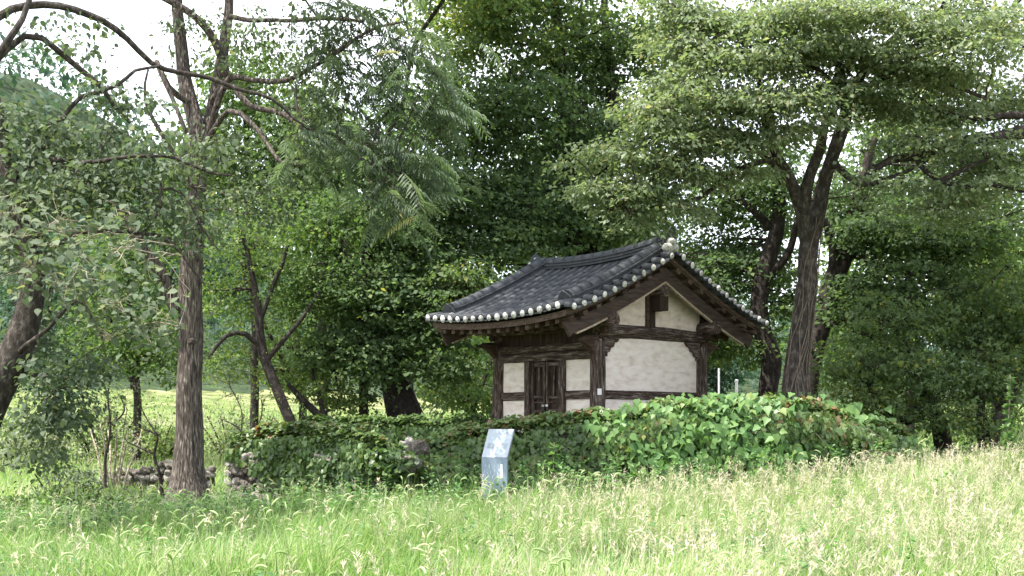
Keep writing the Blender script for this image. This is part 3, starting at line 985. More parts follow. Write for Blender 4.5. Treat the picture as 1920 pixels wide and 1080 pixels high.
class Wall:
    """path of (px, depth, top pixel row): a low rubble wall"""
    def __init__(self, pts, thick=0.55):
        pp = []
        for px, d, py in pts:
            v = P(px, py, d)
            pp.append((v[0], v[1], v[2]))
        self.path = catmull(pp, 0.12)
        self.thick = thick
        seg = np.linalg.norm(np.diff(self.path[:, :2], axis=0), axis=1)
        self.s = np.concatenate([[0], np.cumsum(seg)])
        self.len = self.s[-1]

    def at(self, s):
        s = np.clip(s, 0, self.len)
        p = np.stack([np.interp(s, self.s, self.path[:, k]) for k in range(3)], -1)
        e = 0.05
        a = np.stack([np.interp(np.clip(s + e, 0, self.len), self.s, self.path[:, k]) for k in range(2)], -1)
        b = np.stack([np.interp(np.clip(s - e, 0, self.len), self.s, self.path[:, k]) for k in range(2)], -1)
        t = unit(a - b)
        nrm = np.stack([t[..., 1], -t[..., 0]], -1)        # towards the camera for a wall running left to right
        return p, t, nrm

    def core(self, parent, base):
        n = max(6, int(self.len / 0.15))
        V = []
        ss = np.linspace(0, self.len, n + 1)
        p, t, nr = self.at(ss)
        g = ground_z(p[:, 0], p[:, 1]) - 0.15
        hw = self.thick / 2
        sec = ((1, 0.0), (0.92, 0.45), (0.85, 0.8), (0.55, 1.0), (-0.55, 1.0), (-0.85, 0.8), (-0.92, 0.45), (-1, 0.0))
        for i in range(n + 1):
            top = p[i, 2] - 0.14
            for a, h in sec:
                j = 0.03 * noise.noise(Vector((ss[i] * 3, a * 2, h * 3)))
                V.append((p[i, 0] + nr[i, 0] * (a * hw + j), p[i, 1] + nr[i, 1] * (a * hw + j), g[i] + (top - g[i]) * h + j))
        k = len(sec)
        Q = []
        for i in range(n):
            for j in range(k - 1): Q.append((i * k + j, (i + 1) * k + j, (i + 1) * k + j + 1, i * k + j + 1))
        m = MB()
        m.add(V, Q + [tuple(range(k)), tuple(reversed(range(n * k, n * k + k)))])
        return m.build('core', M['mortar'], parent, base, True)

    def stones(self, parent, base, s0, s1, h0=0.0, h1=1.0, size=0.115, rnd=random.Random(5)):
        row = 0
        h = h0
        while True:
            s = s0 + rnd.uniform(0.0, 1.2) * size
            any_ = False
            while s < s1:
                p, t, nr = self.at(np.array([s]))
                p, t, nr = p[0], t[0], nr[0]
                g = float(ground_z(p[0], p[1]))
                top = p[2] - 0.12
                z = g + 0.02 + row * size * 1.45
                w = size * rnd.uniform(0.6, 1.35)
                if z < g + (top - g) * h1 and z >= g + (top - g) * h0:
                    any_ = True
                    fr = 1 - 0.15 * (z - g) / max(0.3, top - g)
                    c = Vector((p[0] + nr[0] * self.thick / 2 * fr, p[1] + nr[1] * self.thick / 2 * fr, z + rnd.uniform(-.035, .035))) - Vector(base)
                    mt = Matrix.Translation(c) @ Matrix.Rotation(math.atan2(t[1], t[0]), 4, 'Z') @ Matrix.Rotation(rnd.uniform(-.7, .7), 4, 'Y') @ Matrix.Rotation(rnd.choice((0, 1.57, 3.14, 4.7)) + rnd.uniform(-.3, .3), 4, 'X') @ Matrix.Diagonal((w, size * 0.95, size * rnd.uniform(.62, 1.0), 1))
                    link('stone', rnd.choice(STONES), parent, None, mt)
                s += w * rnd.uniform(1.5, 2.0)
            row += 1
            if row > 14: break

    def ivy(self, n, size, s0=0.0, s1=None, hmin=0.0, back=False, tmean=0.45, mound=None, hole=None, tmpl=T_LOBED):
        s1 = self.len if s1 is None else s1
        s = RNG.uniform(s0, s1, n)
        p, t, nr = self.at(s)
        g = ground_z(p[:, 0], p[:, 1])
        hgt = p[:, 2] - g
        hw = self.thick / 2
        L1 = hgt
        u = RNG.uniform(0, 1, n)
        full = hgt + hw * 2 + (hgt * 0.8 if back else 0.25)
        w = u * full
        h = np.where(w < hgt, w, hgt)
        lat = np.where(w < hgt, hw, hw - (w - hgt))
        over = lat < -hw
        h = np.where(over, hgt - (-hw - lat), h)
        lat = np.where(over, -hw, lat)
        # soft shoulder
        e = np.clip((h / hgt - 0.75) / 0.25, 0, 1)
        lat = lat * (1 - 0.42 * e * e)
        h = np.where(lat > hw * .1, h, h)
        bulge = np.array([noise.noise(Vector((a * 1.3, b * 1.8, 0.3))) for a, b in zip(s, w)])
        b2 = np.array([noise.noise(Vector((a * 3.4, b * 3.9, 5.3))) for a, b in zip(s, w)])
        thick = RNG.uniform(0, 0.14, n) + 0.22 * bulge + 0.10 * b2
        on_top = (w > hgt * 0.97) & (~over)
        nx = np.where(on_top, 0.25, 1.0) * np.where(over, -1, 1)
        nz = np.where(on_top, 1.0, 0.35)
        N = np.stack([nr[:, 0] * nx, nr[:, 1] * nx, nz], -1)
        N = unit(N)
        pos = np.stack([p[:, 0] + nr[:, 0] * lat, p[:, 1] + nr[:, 1] * lat, g + h], -1) + N * thick[:, None]
        keep = h > hmin * hgt
        if hole is not None: keep &= ~hole(s, h / hgt)
        N = unit(N + RNG.normal(0, 0.52, (n, 3)))
        ax = np.stack([t[:, 0] * RNG.normal(0, .6, n), t[:, 1] * RNG.normal(0, .6, n), np.full(n, -1.0)], -1)
        ax = np.where(on_top[:, None], np.stack([nr[:, 0] + RNG.normal(0, .8, n), nr[:, 1] + RNG.normal(0, .8, n), np.full(n, -0.35)], -1), ax)
        sz = size * RNG.uniform(0.6, 1.25, n)
        tint = np.clip(tmean + 0.25 * bulge + RNG.normal(0, 0.17, n) + np.where(on_top, 0.12, 0), 0, 1)  # leaves on top tinted lighter: sunlight painted into their colour
        return leaf_arrays(tmpl, pos[keep], ax[keep], N[keep], sz[keep], tint[keep])


def plant_part(name, arrs, mat, parent, base, kind='stuff'):
    V, Fc, T = arrs if not isinstance(arrs, list) else join_arrays(arrs)
    me = mesh_np(name, V - np.array(base), Fc, mat, T)
    return link(name, me, parent, kind)


def build_walls():
    ends = []
    # left stretch
    wa = Wall([(448, 20.6, 830), (500, 20.3, 822), (620, 19.6, 816), (700, 19.0, 824), (738, 18.7, 850)])
    b = tuple(P(600, 800, 19.6)[:2]) + (0.1,)
    r = thing('stone_wall', 'low rubble stone wall left of the gap, bare stones at its left end', 'stone wall', b)
    wa.core(r, b)
    wa.stones(r, b, 0.02, wa.len - 0.03, 0.0, 0.90, 0.092, random.Random(5))
    iv = thing('ivy', 'dark ivy draped over the stone wall left of the gap', 'ivy', b)
    def hole(s, h):
        edge = 0.95 + 0.35 * np.sin(h * 7)
        return (s < edge) & (h < 0.80 - 0.22 * s) | ((s < edge + 0.5) & (h < 0.26))
    plant_part('leaves', wa.ivy(9500, 0.092, hole=hole, tmean=0.54), L['ivy'], iv, b)
    # back stretch, seen over the left one
    wc = Wall([(540, 24.6, 808), (640, 24.2, 800), (800, 23.8, 797), (935, 23.6, 793)])
    b = tuple(P(740, 800, 24)[:2]) + (0.2,)
    r = thing('stone_wall', 'rear stone wall under ivy below the dark leaning trunk', 'stone wall', b)
    wc.core(r, b)
    iv = thing('ivy', 'flat band of ivy over the rear wall, left of the pavilion', 'ivy', b)
    plant_part('leaves', wc.ivy(6500, 0.10, tmean=0.36), L['ivy'], iv, b)
    # right stretch in front of the pavilion
    wb = Wall([(792, 19.4, 848), (830, 19.3, 836), (900, 19.2, 820), (1000, 19.0, 803), (1120, 18.9, 789), (1250, 18.9, 778), (1380, 19.0, 768), (1500, 19.3, 778), (1600, 19.8, 796), (1680, 20.4, 822)], 0.8)
    b = tuple(P(1200, 800, 19)[:2]) + (0.3,)
    r = thing('stone_wall', 'long stone wall hidden by climbers in front of the pavilion', 'stone wall', b)
    wb.core(r, b)
    wb.stones(r, b, 0.02, 1.0, 0.0, 0.85, 0.12, random.Random(6))
    iv = thing('ivy', 'dense green ivy hedge covering the wall in front of the pavilion', 'ivy', b)
    plant_part('leaves', [wb.ivy(23000, 0.098, hole=lambda s, h: (s < 0.25) & (h < 0.5), tmean=0.57, back=True),
                          wb.ivy(5200, 0.11, s0=4.2, hmin=0.5, tmean=0.62, back=True)], L['ivy'], iv, b)
    for (px, py, d) in ((742, 862, 18.55), (735, 880, 18.5), (728, 848, 18.6), (800, 862, 19.1), (812, 885, 19.0), (795, 845, 19.3), (806, 900, 18.95)):
        C = P(px, py, d) + RNG.normal(0, .09, (14, 3))
        ends.append(spray_leaves(C, np.zeros(14), 26, .17, .3, .085, T_LOBED, .42))
    plant_part('hanging_leaves', ends, L['ivy'], iv, b)
    # kudzu: broad pale leaves over the right half
    kz = thing('kudzu_vine', 'broad leaved light green creeper heaped over the right half of the hedge', 'creeper', b)
    T = np.array([(0, 0.02, 0), (0.26, 0.0, 0.05), (0.50, 0.30, 0.06), (0.27, 0.62, 0.02), (0, 1.08, -0.16), (-0.27, 0.62, 0.02), (-0.46, 0.36, 0.06), (-0.26, 0.0, 0.05), (0, 0.42, -0.04)], float)
    TF = np.array([(0, 1, 8), (1, 2, 8), (2, 3, 8), (3, 4, 8), (4, 5, 8), (5, 6, 8), (6, 7, 8), (7, 0, 8)])
    variants = []
    for k in range(12):
        Tk = T.copy()
        Tk[:, 2] += RNG.normal(0, 0.035, len(T)) - 0.10 * Tk[:, 1] ** 2
        Tk[:, 0] *= RNG.uniform(0.85, 1.1)
        variants.append(mesh_np('leaf', Tk, TF, L['kudzu'], np.full(len(TF), np.clip(0.15 + 0.07 * k + RNG.normal(0, .05), 0, 1))))
    # patches: (pixel column, pixel row, half width, half height, count)
    patches = [(1330, 768, 120, 24, 330), (1420, 785, 120, 36, 330), (1290, 810, 80, 36, 150), (1230, 850, 55, 45, 150), (1350, 840, 100, 44, 280), (1450, 830, 80, 44, 200),
               (1560, 815, 80, 40, 90), (1630, 830, 55, 35, 55), (1500, 860, 80, 28, 70), (1290, 890, 70, 25, 60), (1700, 840, 40, 22, 25), (1160, 800, 60, 30, 60), (1250, 775, 60, 18, 110), (1560, 780, 90, 20, 120), (1480, 765, 90, 16, 140)]
    mats, extra = [], []
    for px, py, hx, hy, cnt in patches:
        for _ in range(int(cnt * 1.5)):
            a = px + hx * max(-1.3, min(1.3, RNG.normal(0, .55)))
            e = py + hy * max(-1.3, min(1.3, RNG.normal(0, .6)))
            # find the wall face at that column
            d0 = float(np.interp(a, [1100, 1250, 1380, 1500, 1680, 1760], [18.9, 18.9, 19.0, 19.3, 20.4, 20.9]))
            frac = (e - 750) / 150.0
            d = d0 - 0.36 - 0.30 * max(0, frac) + (0.5 * RNG.uniform(0, 1) * (1 - min(1, max(0, frac * 3)))) + RNG.normal(0, 0.10)
            v = P(a, e, d)
            gz = float(ground_z(v[0], v[1]))
            if v[2] < gz + 0.1: continue
            topness = min(1, max(0, 1 - frac * 2.2))
            N = unit(np.array((RNG.normal(0, .55), -0.75 + 0.6 * topness + RNG.normal(0, .45), 0.75 + 0.6 * topness + RNG.normal(0, .45))))
            ax = unit(np.array((RNG.normal(0, .7), -0.5 * topness - 0.15, -0.75 + RNG.normal(0, .35))))
            mats.append((v, ax, N, RNG.uniform(0.07, 0.10) + 0.085 * RNG.random() ** 2))
    RNG.shuffle(mats)
    for k, (v, ax, N, sz) in enumerate(mats):
        if k < 300:
            n2 = unit(N - ax * np.dot(N, ax)); sd = np.cross(ax, n2)
            mt = Matrix((sd * sz, ax * sz, n2 * sz)).transposed().to_4x4()
            mt.translation = Vector(v) - Vector(b)
            link('leaf', variants[k % 12], kz, None, mt)
        else:
            extra.append((v, ax, N, sz))
    e = [np.array([q[i] for q in extra]) for i in range(4)]
    plant_part('foliage', leaf_arrays((T + np.stack([0 * T[:, 0], 0 * T[:, 0], -0.08 * T[:, 1] ** 2], -1), TF), e[0], e[1], e[2], e[3], np.clip(RNG.normal(.5, .25, len(extra)), 0, 1)), L['kudzu'], kz, b)
    # runners
    ms = MB()
    for k in range(8):
        a, e_ = RNG.uniform(1190, 1650), RNG.uniform(770, 850)
        d0 = 18.55 + 0.9 * max(0, (a - 1400) / 300)
        pts = [P(a + RNG.uniform(-6, 6) + 12 * j * RNG.choice((-1, 1)), e_ + 13 * j, d0 - 0.05 * j) for j in range(5)]
        ms.tube(catmull(pts, 0.08), [0.006] * len(catmull(pts, 0.08)), 4, False)
    ms.build('runner', M['vine'], kz, b, kind='stuff')
    # boulders in the gap
    for (px, py, d, w, h, lab, sd) in ((762, 872, 18.75, 0.16, 0.13, 'flat grey boulder lying lowest in the gap of the ivy wall', 3),
                                      (779, 850, 19.0, 0.15, 0.17, 'big pale split boulder standing upright in the wall gap', 4),
                                      (758, 848, 19.05, 0.12, 0.12, 'round dark stone wedged between ivy and the upright boulder', 5),
                                      (768, 836, 19.2, 0.10, 0.07, 'small cap stone on top of the boulders in the gap', 2),
                                      (740, 862, 18.7, 0.09, 0.08, 'small stone left of the boulders, half under ivy', 1)):
        v = P(px, py - 4, d - .12)
        w, h = w * 1.25, h * 1.25
        o = link('boulder', STONES[sd], None, None, Matrix.Translation(Vector(v)) @ Matrix.Rotation(sd, 4, 'Z') @ Matrix.Rotation(0.5 * sd, 4, 'X') @ Matrix.Diagonal((w, w, h, 1)))
        tag(o, lab, 'rock', 'boulders in the wall gap')
    # low terrace wall at the far left
    wd = Wall([(200, 25.5, 878), (270, 25.2, 866), (335, 25.0, 862), (400, 25.2, 868)], 0.5)
    b = tuple(P(300, 800, 25.2)[:2]) + (0.0,)
    r = thing('terrace_wall', 'low pale stone terrace wall behind the left trunk', 'stone wall', b)
    wd.core(r, b)
    wd.stones(r, b, 0.05, wd.len - 0.05, 0.0, 1.05, 0.095, random.Random(9))


build_walls()


# ------------------------------------------------------------------ information sign
def build_sign():
    v = P(927, 858, 17.5)
    gz = float(ground_z(v[0], v[1]))
    r = thing('information_sign', 'pale bluish bent metal information sign standing in the grass before the hedge', 'sign', (v[0], v[1], gz), math.radians(-22))
    zk = v[2] - gz                                        # height of the fold
    w, t, top, back = 0.192, 0.035, 0.39, 0.25
    m = MB()
    for s in (-1, 1): pass
    m.extrude([(0, -0.1), (0, zk), (back, zk + top), (back + t, zk + top - 0.006), (t, zk - 0.008), (t, -0.1)], 'x', -w, w)
    m.build('panel', M['sign_edge'], r, bevel=0.003)
    ln = math.hypot(top, back)
    uy, uz = back / ln, top / ln
    ny, nz = -uz, uy
    def plate(name, x0, x1, a0, a1, h, mat, parent=r):
        m = MB()
        q = [(x0, a0), (x1, a0), (x1, a1), (x0, a1)]
        lo = [(x, uy * a + ny * 0.0005, zk + uz * a + nz * 0.0005) for x, a in q]
        hi = [(x, uy * a + ny * h, zk + uz * a + nz * h) for x, a in q]
        m.add(lo + hi, [(3, 2, 1, 0), (4, 5, 6, 7), (0, 1, 5, 4), (1, 2, 6, 5), (2, 3, 7, 6), (3, 0, 4, 7)])
        return m.build(name, mat, parent)
    face = plate('text_face', -w + 0.004, w - 0.004, 0.004, ln - 0.003, 0.003, M['sign'])
    rnd = random.Random(4)
    m = MB()
    def stroke(x0, x1, a0, a1, mm):
        q = [(x0, a0), (x1, a0), (x1, a1), (x0, a1)]
        lo = [(x, uy * a + ny * 0.003, zk + uz * a + nz * 0.003) for x, a in q]
        hi = [(x, uy * a + ny * 0.0045, zk + uz * a + nz * 0.0045) for x, a in q]
        mm.add(lo + hi, [(3, 2, 1, 0), (4, 5, 6, 7), (0, 1, 5, 4), (1, 2, 6, 5), (2, 3, 7, 6), (3, 0, 4, 7)])
    def glyphs(x0, x1, a, h, mm, gap=0.25):
        x = x0
        while x < x1 - h * 0.6:
            g = h * 0.85
            for _ in range(3):
                if rnd.random() < .5:
                    aa = a + rnd.choice((0, 0.42, 0.8)) * h
                    stroke(x, x + g * rnd.uniform(.5, 1), aa, aa + h * 0.17, mm)
                else:
                    xx = x + rnd.choice((0, 0.4, 0.75)) * g
                    stroke(xx, xx + g * 0.2, a, a + h * rnd.uniform(.6, 1), mm)
            x += h * (1 + gap)
            if rnd.random() < .15: x += h * 0.5
    glyphs(-0.085, 0.0, 0.395, 0.018, m)
    glyphs(-0.085, 0.02, 0.378, 0.008, m)
    for k in range(7): glyphs(-0.145, 0.145, 0.20 - 0.0125 * k + 0.02, 0.0085, m, 0.15)
    glyphs(-0.07, 0.045, 0.045, 0.009, m, 0.1)
    # small pine-like emblem with a caption, top right
    for k in range(4): stroke(0.098 - 0.012 + 0.002 * k, 0.098 + 0.012 - 0.002 * k, 0.392 + 0.008 * k, 0.396 + 0.008 * k, m)
    stroke(0.096, 0.100, 0.384, 0.42, m)
    glyphs(0.055, 0.15, 0.370, 0.009, m, 0.1)
    m.build('print', M['print'], face)
    m = MB()
    for k in range(3): glyphs(-0.12, 0.15, 0.305 - 0.02 * k, 0.006, m, 0.6)
    m.build('print', M['print_pale'], face)
    m = MB(); m.box(-w + 0.004, w - 0.004, -0.003, -0.0005, 0.0, zk - 0.004)
    lf = m.build('lower_face', M['sign_low'], r)
    # faint pale drawing of stems and a small tower on the lower plate
    m = MB()
    for k in range(26):
        x = rnd.uniform(-0.16, 0.10)
        z = rnd.uniform(zk - 0.30, zk - 0.10)
        hgt = rnd.uniform(0.02, 0.09)
        m.add([(x, -0.0045, z), (x + 0.004, -0.0045, z), (x + rnd.uniform(-.02, .02), -0.0045, z + hgt)], [(0, 1, 2)])
    m.build('drawing', M['print_pale'], lf, kind='stuff')
    m = MB()
    z0 = zk - 0.27
    for k in range(1): m.box(0.105 - 0.016, 0.105 + 0.016, -0.0045, -0.0032, z0, z0 + 0.18)
    m.build('tower_mark', M['print_pale'], lf)


build_sign()


# ------------------------------------------------------------------ trees
def clump_points(blobs, dens_noise=0.0, seed=0, tier=0.0):
    """blobs: (px,py,d,rx_px,ry_px,rd,nclumps,tintbias) -> clump centres, tint bias"""
    C, B = [], []
    for bl in blobs:
        px, py, d, rx, ry, rd, n = bl[:7]
        tb = bl[7] if len(bl) > 7 else 0.0
        c = P(px, py, d)
        sc = d / F
        k = 0
        tries = 0
        while k < n and tries < n * 6:
            tries += 1
            v = RNG.normal(0, 1, 3)
            v /= np.linalg.norm(v)
            r = RNG.uniform(0, 1) ** 0.42
            q = c + v * r * np.array((rx * sc, rd, ry * sc))
            if dens_noise and noise.noise(Vector(q * 0.75) + Vector((seed * 5.1, 0, 0))) < -0.32 + dens_noise * RNG.uniform(-.5, .5) + (dens_noise - .5) * .3: continue
            if q[2] < ground_z(q[0], q[1]) + 0.15: continue
            if tier:
                ph = 0.9 * noise.noise(Vector((q[0] * .35, q[1] * .35, seed)))
                zt = (round((q[2] - ph) / tier)) * tier + ph
                q[2] = q[2] + (zt - q[2]) * 0.55
            C.append(q); B.append(tb); k += 1
    return np.array(C), np.array(B)


def limb_mesh(name, pts, mat, parent, base, sides=12, bark=0.05, freq=3.0, wob=0.03, step=0.16):
    """pts (px,py,d,r_px)"""
    q = np.array([tuple(P(a, b, d)) + (r / F * d,) for a, b, d, r in pts])
    q = catmull(q, step)
    rad = np.maximum(q[:, 3], 0.006)
    c = q[:, :3].copy()
    for i in range(1, len(c) - 1):
        c[i] += wob * np.array(noise.noise_vector(Vector(c[i]) * 1.3))
    V, Q = tube_np(c, rad, sides)
    if bark:
        cc = np.repeat(c, sides, 0)
        k = np.empty(len(V))
        for i in range(len(V)):
            p = V[i] - cc[i]
            a = math.atan2(p[1], p[0])
            k[i] = 1 + bark * noise.noise(Vector((math.cos(a) * freq, math.sin(a) * freq, V[i][2] * 0.8))) + bark * 0.6 * noise.noise(Vector((math.cos(a) * freq * 2.5, math.sin(a) * freq * 2.5, V[i][2] * 1.5)))
        V = cc + (V - cc) * k[:, None]
    o = link(name, mesh_np(name, V - np.array(base), Q, mat, None, True), parent)
    return o, c, rad


def twigs(C, skel, srad, mat, parent, base, hub_every=11, r_hub=0.028, r_tw=0.008, name='branches'):
    """secondary branches from the limbs to the leaf clumps, one joined part"""
    n = len(C)
    nh = max(3, n // hub_every)
    hubs = C[RNG.choice(n, nh, replace=False)]
    VV, QQ, b = [], [], 0
    nodes = [skel]
    def curve(a, bb, sag, k):
        t = np.linspace(0, 1, k)[:, None]
        mid = (a + bb) / 2 + np.array((RNG.normal(0, .12), RNG.normal(0, .12), sag)) * np.linalg.norm(bb - a)
        p = a * (1 - t) ** 2 + 2 * mid * t * (1 - t) + bb * t * t
        p[1:-1] += RNG.normal(0, 0.025, (k - 2, 3))
        return p
    hub_nodes, allp = [], []
    for h in hubs:
        d = np.linalg.norm((skel - h) * np.array((1, 1, 1.0)), axis=1) + np.where(skel[:, 2] > h[2] + 0.3, 2.0, 0)
        a = skel[np.argmin(d)]
        k = 7
        p = curve(a, h, 0.10, k)
        V, Q = tube_np(p, np.linspace(r_hub * min(1.05, 0.5 + np.linalg.norm(h - a) * .25), r_hub * .35, k), 5)
        VV.append(V); QQ.append(Q + b); b += len(V)
        hub_nodes.append(p[2:])
    allp = np.concatenate(hub_nodes + [skel])
    for c in C:
        d = np.linalg.norm(allp - c, axis=1)
        j = np.argmin(d)
        if d[j] < 0.08: continue
        p = curve(allp[j], c, 0.06, 4)
        V, Q = tube_np(p, np.linspace(r_tw, r_tw * .4, 4), 3)
        VV.append(V); QQ.append(Q + b); b += len(V)
    me = mesh_np(name, np.concatenate(VV) - np.array(base), np.concatenate(QQ), mat, None, True)
    return link(name, me, parent, 'stuff')


def tree(name, label, base_px, trunk, limbs, blobs, bark, leaf, size, per=34, rad=0.42, flat=0.10, tmpl=T_DIAMOND, tmean=0.45, tvar=0.16,
         droop=0.25, sides=16, barkamp=0.05, freq=3.0, gaps=0.35, seed=1, cat='tree', group=None, hub=11, r_hub=0.028, tw_mat=None, r_tw=0.008, up=1.0, crown='crown', limb_wob=0.05, tier=0.0):
    d = base_px[1]
    x = (base_px[0] - 960) / F * d
    base = (x, d, float(ground_z(x, d)))
    r = thing(name, label, cat, base, 0, group)
    skel = []
    if trunk:
        o, c, rd = limb_mesh('trunk', trunk, M[bark], r, base, sides, barkamp, freq)
        skel.append(c[len(c) // 3:])
    for lb in limbs:
        o, c, rd = limb_mesh('limb', lb, M[bark], r, base, 9, barkamp * .8, freq, limb_wob)
        skel.append(c)
    C, B = clump_points(blobs, gaps, seed, tier)
    if len(C):
        plant_part(crown, spray_leaves(C, B, per, rad, flat, size, tmpl, tmean, tvar, droop, up), L[leaf], r, base)
        sk = np.concatenate(skel) if skel else C[:3]
        twigs(C, sk, None, M[tw_mat or bark], r, base, hub, r_hub, r_tw)
    return r, base, C


def build_trees():
    # --- tall straight tree on the left
    D = 19.0
    T1 = [(350, 950, D, 48), (351, 915, D, 37), (352, 880, D, 29), (354, 780, D, 24), (357, 600, D, 22.5), (362, 450, D, 20.5), (370, 330, D, 19), (368, 240, 19.1, 16), (346, 150, 19.2, 13), (338, 60, 19.3, 11), (325, -60, 19.4, 9), (320, -160, 19.5, 6)]
    l1 = [
        [(370, 345, D, 17), (392, 235, 19.3, 13), (414, 130, 19.5, 11), (427, 30, 19.6, 9), (438, -80, 19.7, 7)],
        [(330, 582, 18.95, 13), (300, 510, 18.8, 12), (262, 456, 18.6, 11), (222, 385, 18.5, 9), (168, 352, 18.4, 8), (120, 300, 18.3, 7)],
        [(428, 150, 19.4, 8), (405, 80, 19.2, 8), (370, 34, 19.0, 7), (300, -8, 18.9, 7), (230, -50, 18.8, 5)],
        [(395, 190, 19.2, 6), (435, 145, 19.1, 6), (470, 152, 18.9, 5), (540, 150, 18.6, 5), (575, 132, 18.4, 4), (625, 100, 18.1, 4), (690, 60, 17.9, 3), (760, 40, 17.8, 2)],
        [(376, 300, 18.9, 7), (420, 165, 18.5, 6), (470, 200, 18.3, 6), (530, 215, 18.1, 5), (590, 250, 17.9, 5), (650, 285, 17.7, 4), (700, 310, 17.6, 3), (750, 330, 17.5, 2)],
        [(350, 190, 19.0, 6), (318, 165, 18.8, 6), (296, 120, 18.6, 5), (330, 200, 18.5, 4), (350, 250, 18.5, 4)],
        [(375, 280, 18.9, 6), (430, 210, 18.4, 5), (470, 232, 18.2, 5), (505, 280, 18.0, 4), (535, 312, 17.9, 4), (572, 308, 17.8, 3)],
        [(430, 30, 19.4, 5), (520, 40, 18.8, 4), (600, 36, 18.3, 4), (680, 40, 18.0, 3)],
        [(360, 350, 18.8, 5), (300, 240, 18.5, 4), (276, 190, 18.4, 3), (278, 130, 18.3, 2)],
        [(590, 250, 17.9, 3), (560, 210, 17.9, 3), (555, 160, 17.9, 2)],
        [(326, -50, 19.4, 8), (380, -140, 19.6, 8), (520, -230, 20.1, 7), (700, -320, 20.6, 6), (860, -380, 21, 4)],
        [(326, -50, 19.4, 7), (400, -120, 18.6, 7), (520, -190, 17.4, 5), (600, -230, 16.6, 3)],
    ]
    bl = [(480, 90, 19.0, 110, 90, 1.0, 22), (580, 190, 18.3, 100, 70, .9, 22), (380, 60, 19.2, 90, 60, .8, 10), (500, 350, 18.6, 90, 80, .8, 34), (360, 390, 18.6, 80, 50, .8, 16), (420, 270, 18.8, 60, 60, .7, 10), (640, 60, 18.2, 110, 60, .8, 22), (380, -200, 19.3, 260, 110, 2.2, 90), (760, -330, 20.8, 300, 90, 2.7, 430), (540, -210, 16.9, 170, 80, 1.2, 110)]  # blobs above the frame: unseen canopy added to shade roof and sign
    r, base, C = tree('tall_tree', 'tall tree with straight furrowed brown trunk and drooping feathery leaves, left of the wall', (352, D), T1, l1, bl, 'bark_tall', 'grey', 0.085, 30, 0.36, 0.16, T_LANCE if False else T_DIAMOND, 0.5, sides=30, barkamp=0.10, freq=4.0, gaps=0.3, seed=2, r_hub=0.016, r_tw=0.006)
    # burl on the trunk
    v = P(361, 640, 18.78)
    link('burl', STONES[2], r, None, Matrix.Translation(Vector(v) - Vector(base)) @ Matrix.Diagonal((0.075, 0.06, 0.05, 1))).data = STONES[2].copy()
    bo = [o for o in r.children if o.name.startswith('burl')][0]
    bo.data.materials.clear(); bo.data.materials.append(M['bark_tall'])
    # feathery compound leaves, each a frond
    def frond_template(k):
        rg = np.random.default_rng(50 + k)
        n = 13
        t = np.linspace(0.10, 1, n) + rg.normal(0, .012, 13)
        cy, cz = t, -0.55 * t ** 2 * (0.8 + 0.1 * k)
        V, Fc = [], []
        w = 0.008
        pts = np.stack([np.zeros(8), np.linspace(0, 1, 8), -0.55 * np.linspace(0, 1, 8) ** 2 * (0.8 + 0.1 * k)], -1)
        for i in range(7):
            b = len(V)
            V += [pts[i] + (w, 0, 0), pts[i] - (w, 0, 0), pts[i + 1] - (w, 0, 0), pts[i + 1] + (w, 0, 0)]
            Fc += [(b, b + 1, b + 2), (b, b + 2, b + 3)]
        for i in range(n):
            for s in (-1, 1):
                ln = 0.30 * (0.75 + 0.5 * math.sin(math.pi * min(1, t[i] * .8 + .1))) * rg.uniform(.85, 1.1)
                o = np.array((0, cy[i], cz[i]))
                dr = unit(np.array((s * 0.85, 0.38 + rg.normal(0, .1), -0.55 + rg.normal(0, .15))))
                nn = unit(np.array((s * 0.45, 0.0, 0.9)))
                sd = np.cross(dr, nn)
                b = len(V)
                hw = 0.030
                V += [o, o + dr * ln * .45 + sd * hw + nn * .008, o + dr * ln + np.array((0, 0, -ln * .18)), o + dr * ln * .45 - sd * hw + nn * .008]
                Fc += [(b, b + 1, b + 2), (b, b + 2, b + 3)]
        return np.array(V, float), np.array(Fc)
    temps = [frond_template(k) for k in range(5)]
    fm = []
    for k in range(5):
        for q in range(3):
            fm.append(mesh_np('frond', temps[k][0], temps[k][1], L['frond'], np.clip(0.35 + 0.16 * q + RNG.normal(0, .12, len(temps[k][1])), 0, 0.97)))
    fm.append(mesh_np('frond', temps[1][0], temps[1][1], L['frond'], np.clip(0.96 + RNG.normal(0, .05, len(temps[1][1])), 0, 1)))
    spots = []
    for px, py, d, rx, ry, n in ((700, 130, 17.8, 100, 60, 50), (770, 110, 17.8, 70, 60, 30), (770, 210, 17.6, 90, 60, 52), (640, 240, 17.8, 90, 60, 44), (690, 320, 17.6, 110, 50, 60), (780, 360, 17.4, 70, 45, 44), (740, 410, 17.4, 70, 45, 34), (610, 130, 18.2, 80, 60, 22), (830, 230, 17.6, 40, 50, 16), (680, 30, 18.2, 100, 40, 26), (570, 300, 17.9, 60, 50, 24)):
        for _ in range(n):
            spots.append(P(px + RNG.normal(0, .55) * rx, py + RNG.normal(0, .55) * ry - 25, d + RNG.normal(0, .35)))
    spots = np.array(spots)
    order = RNG.permutation(len(spots))
    rest = []
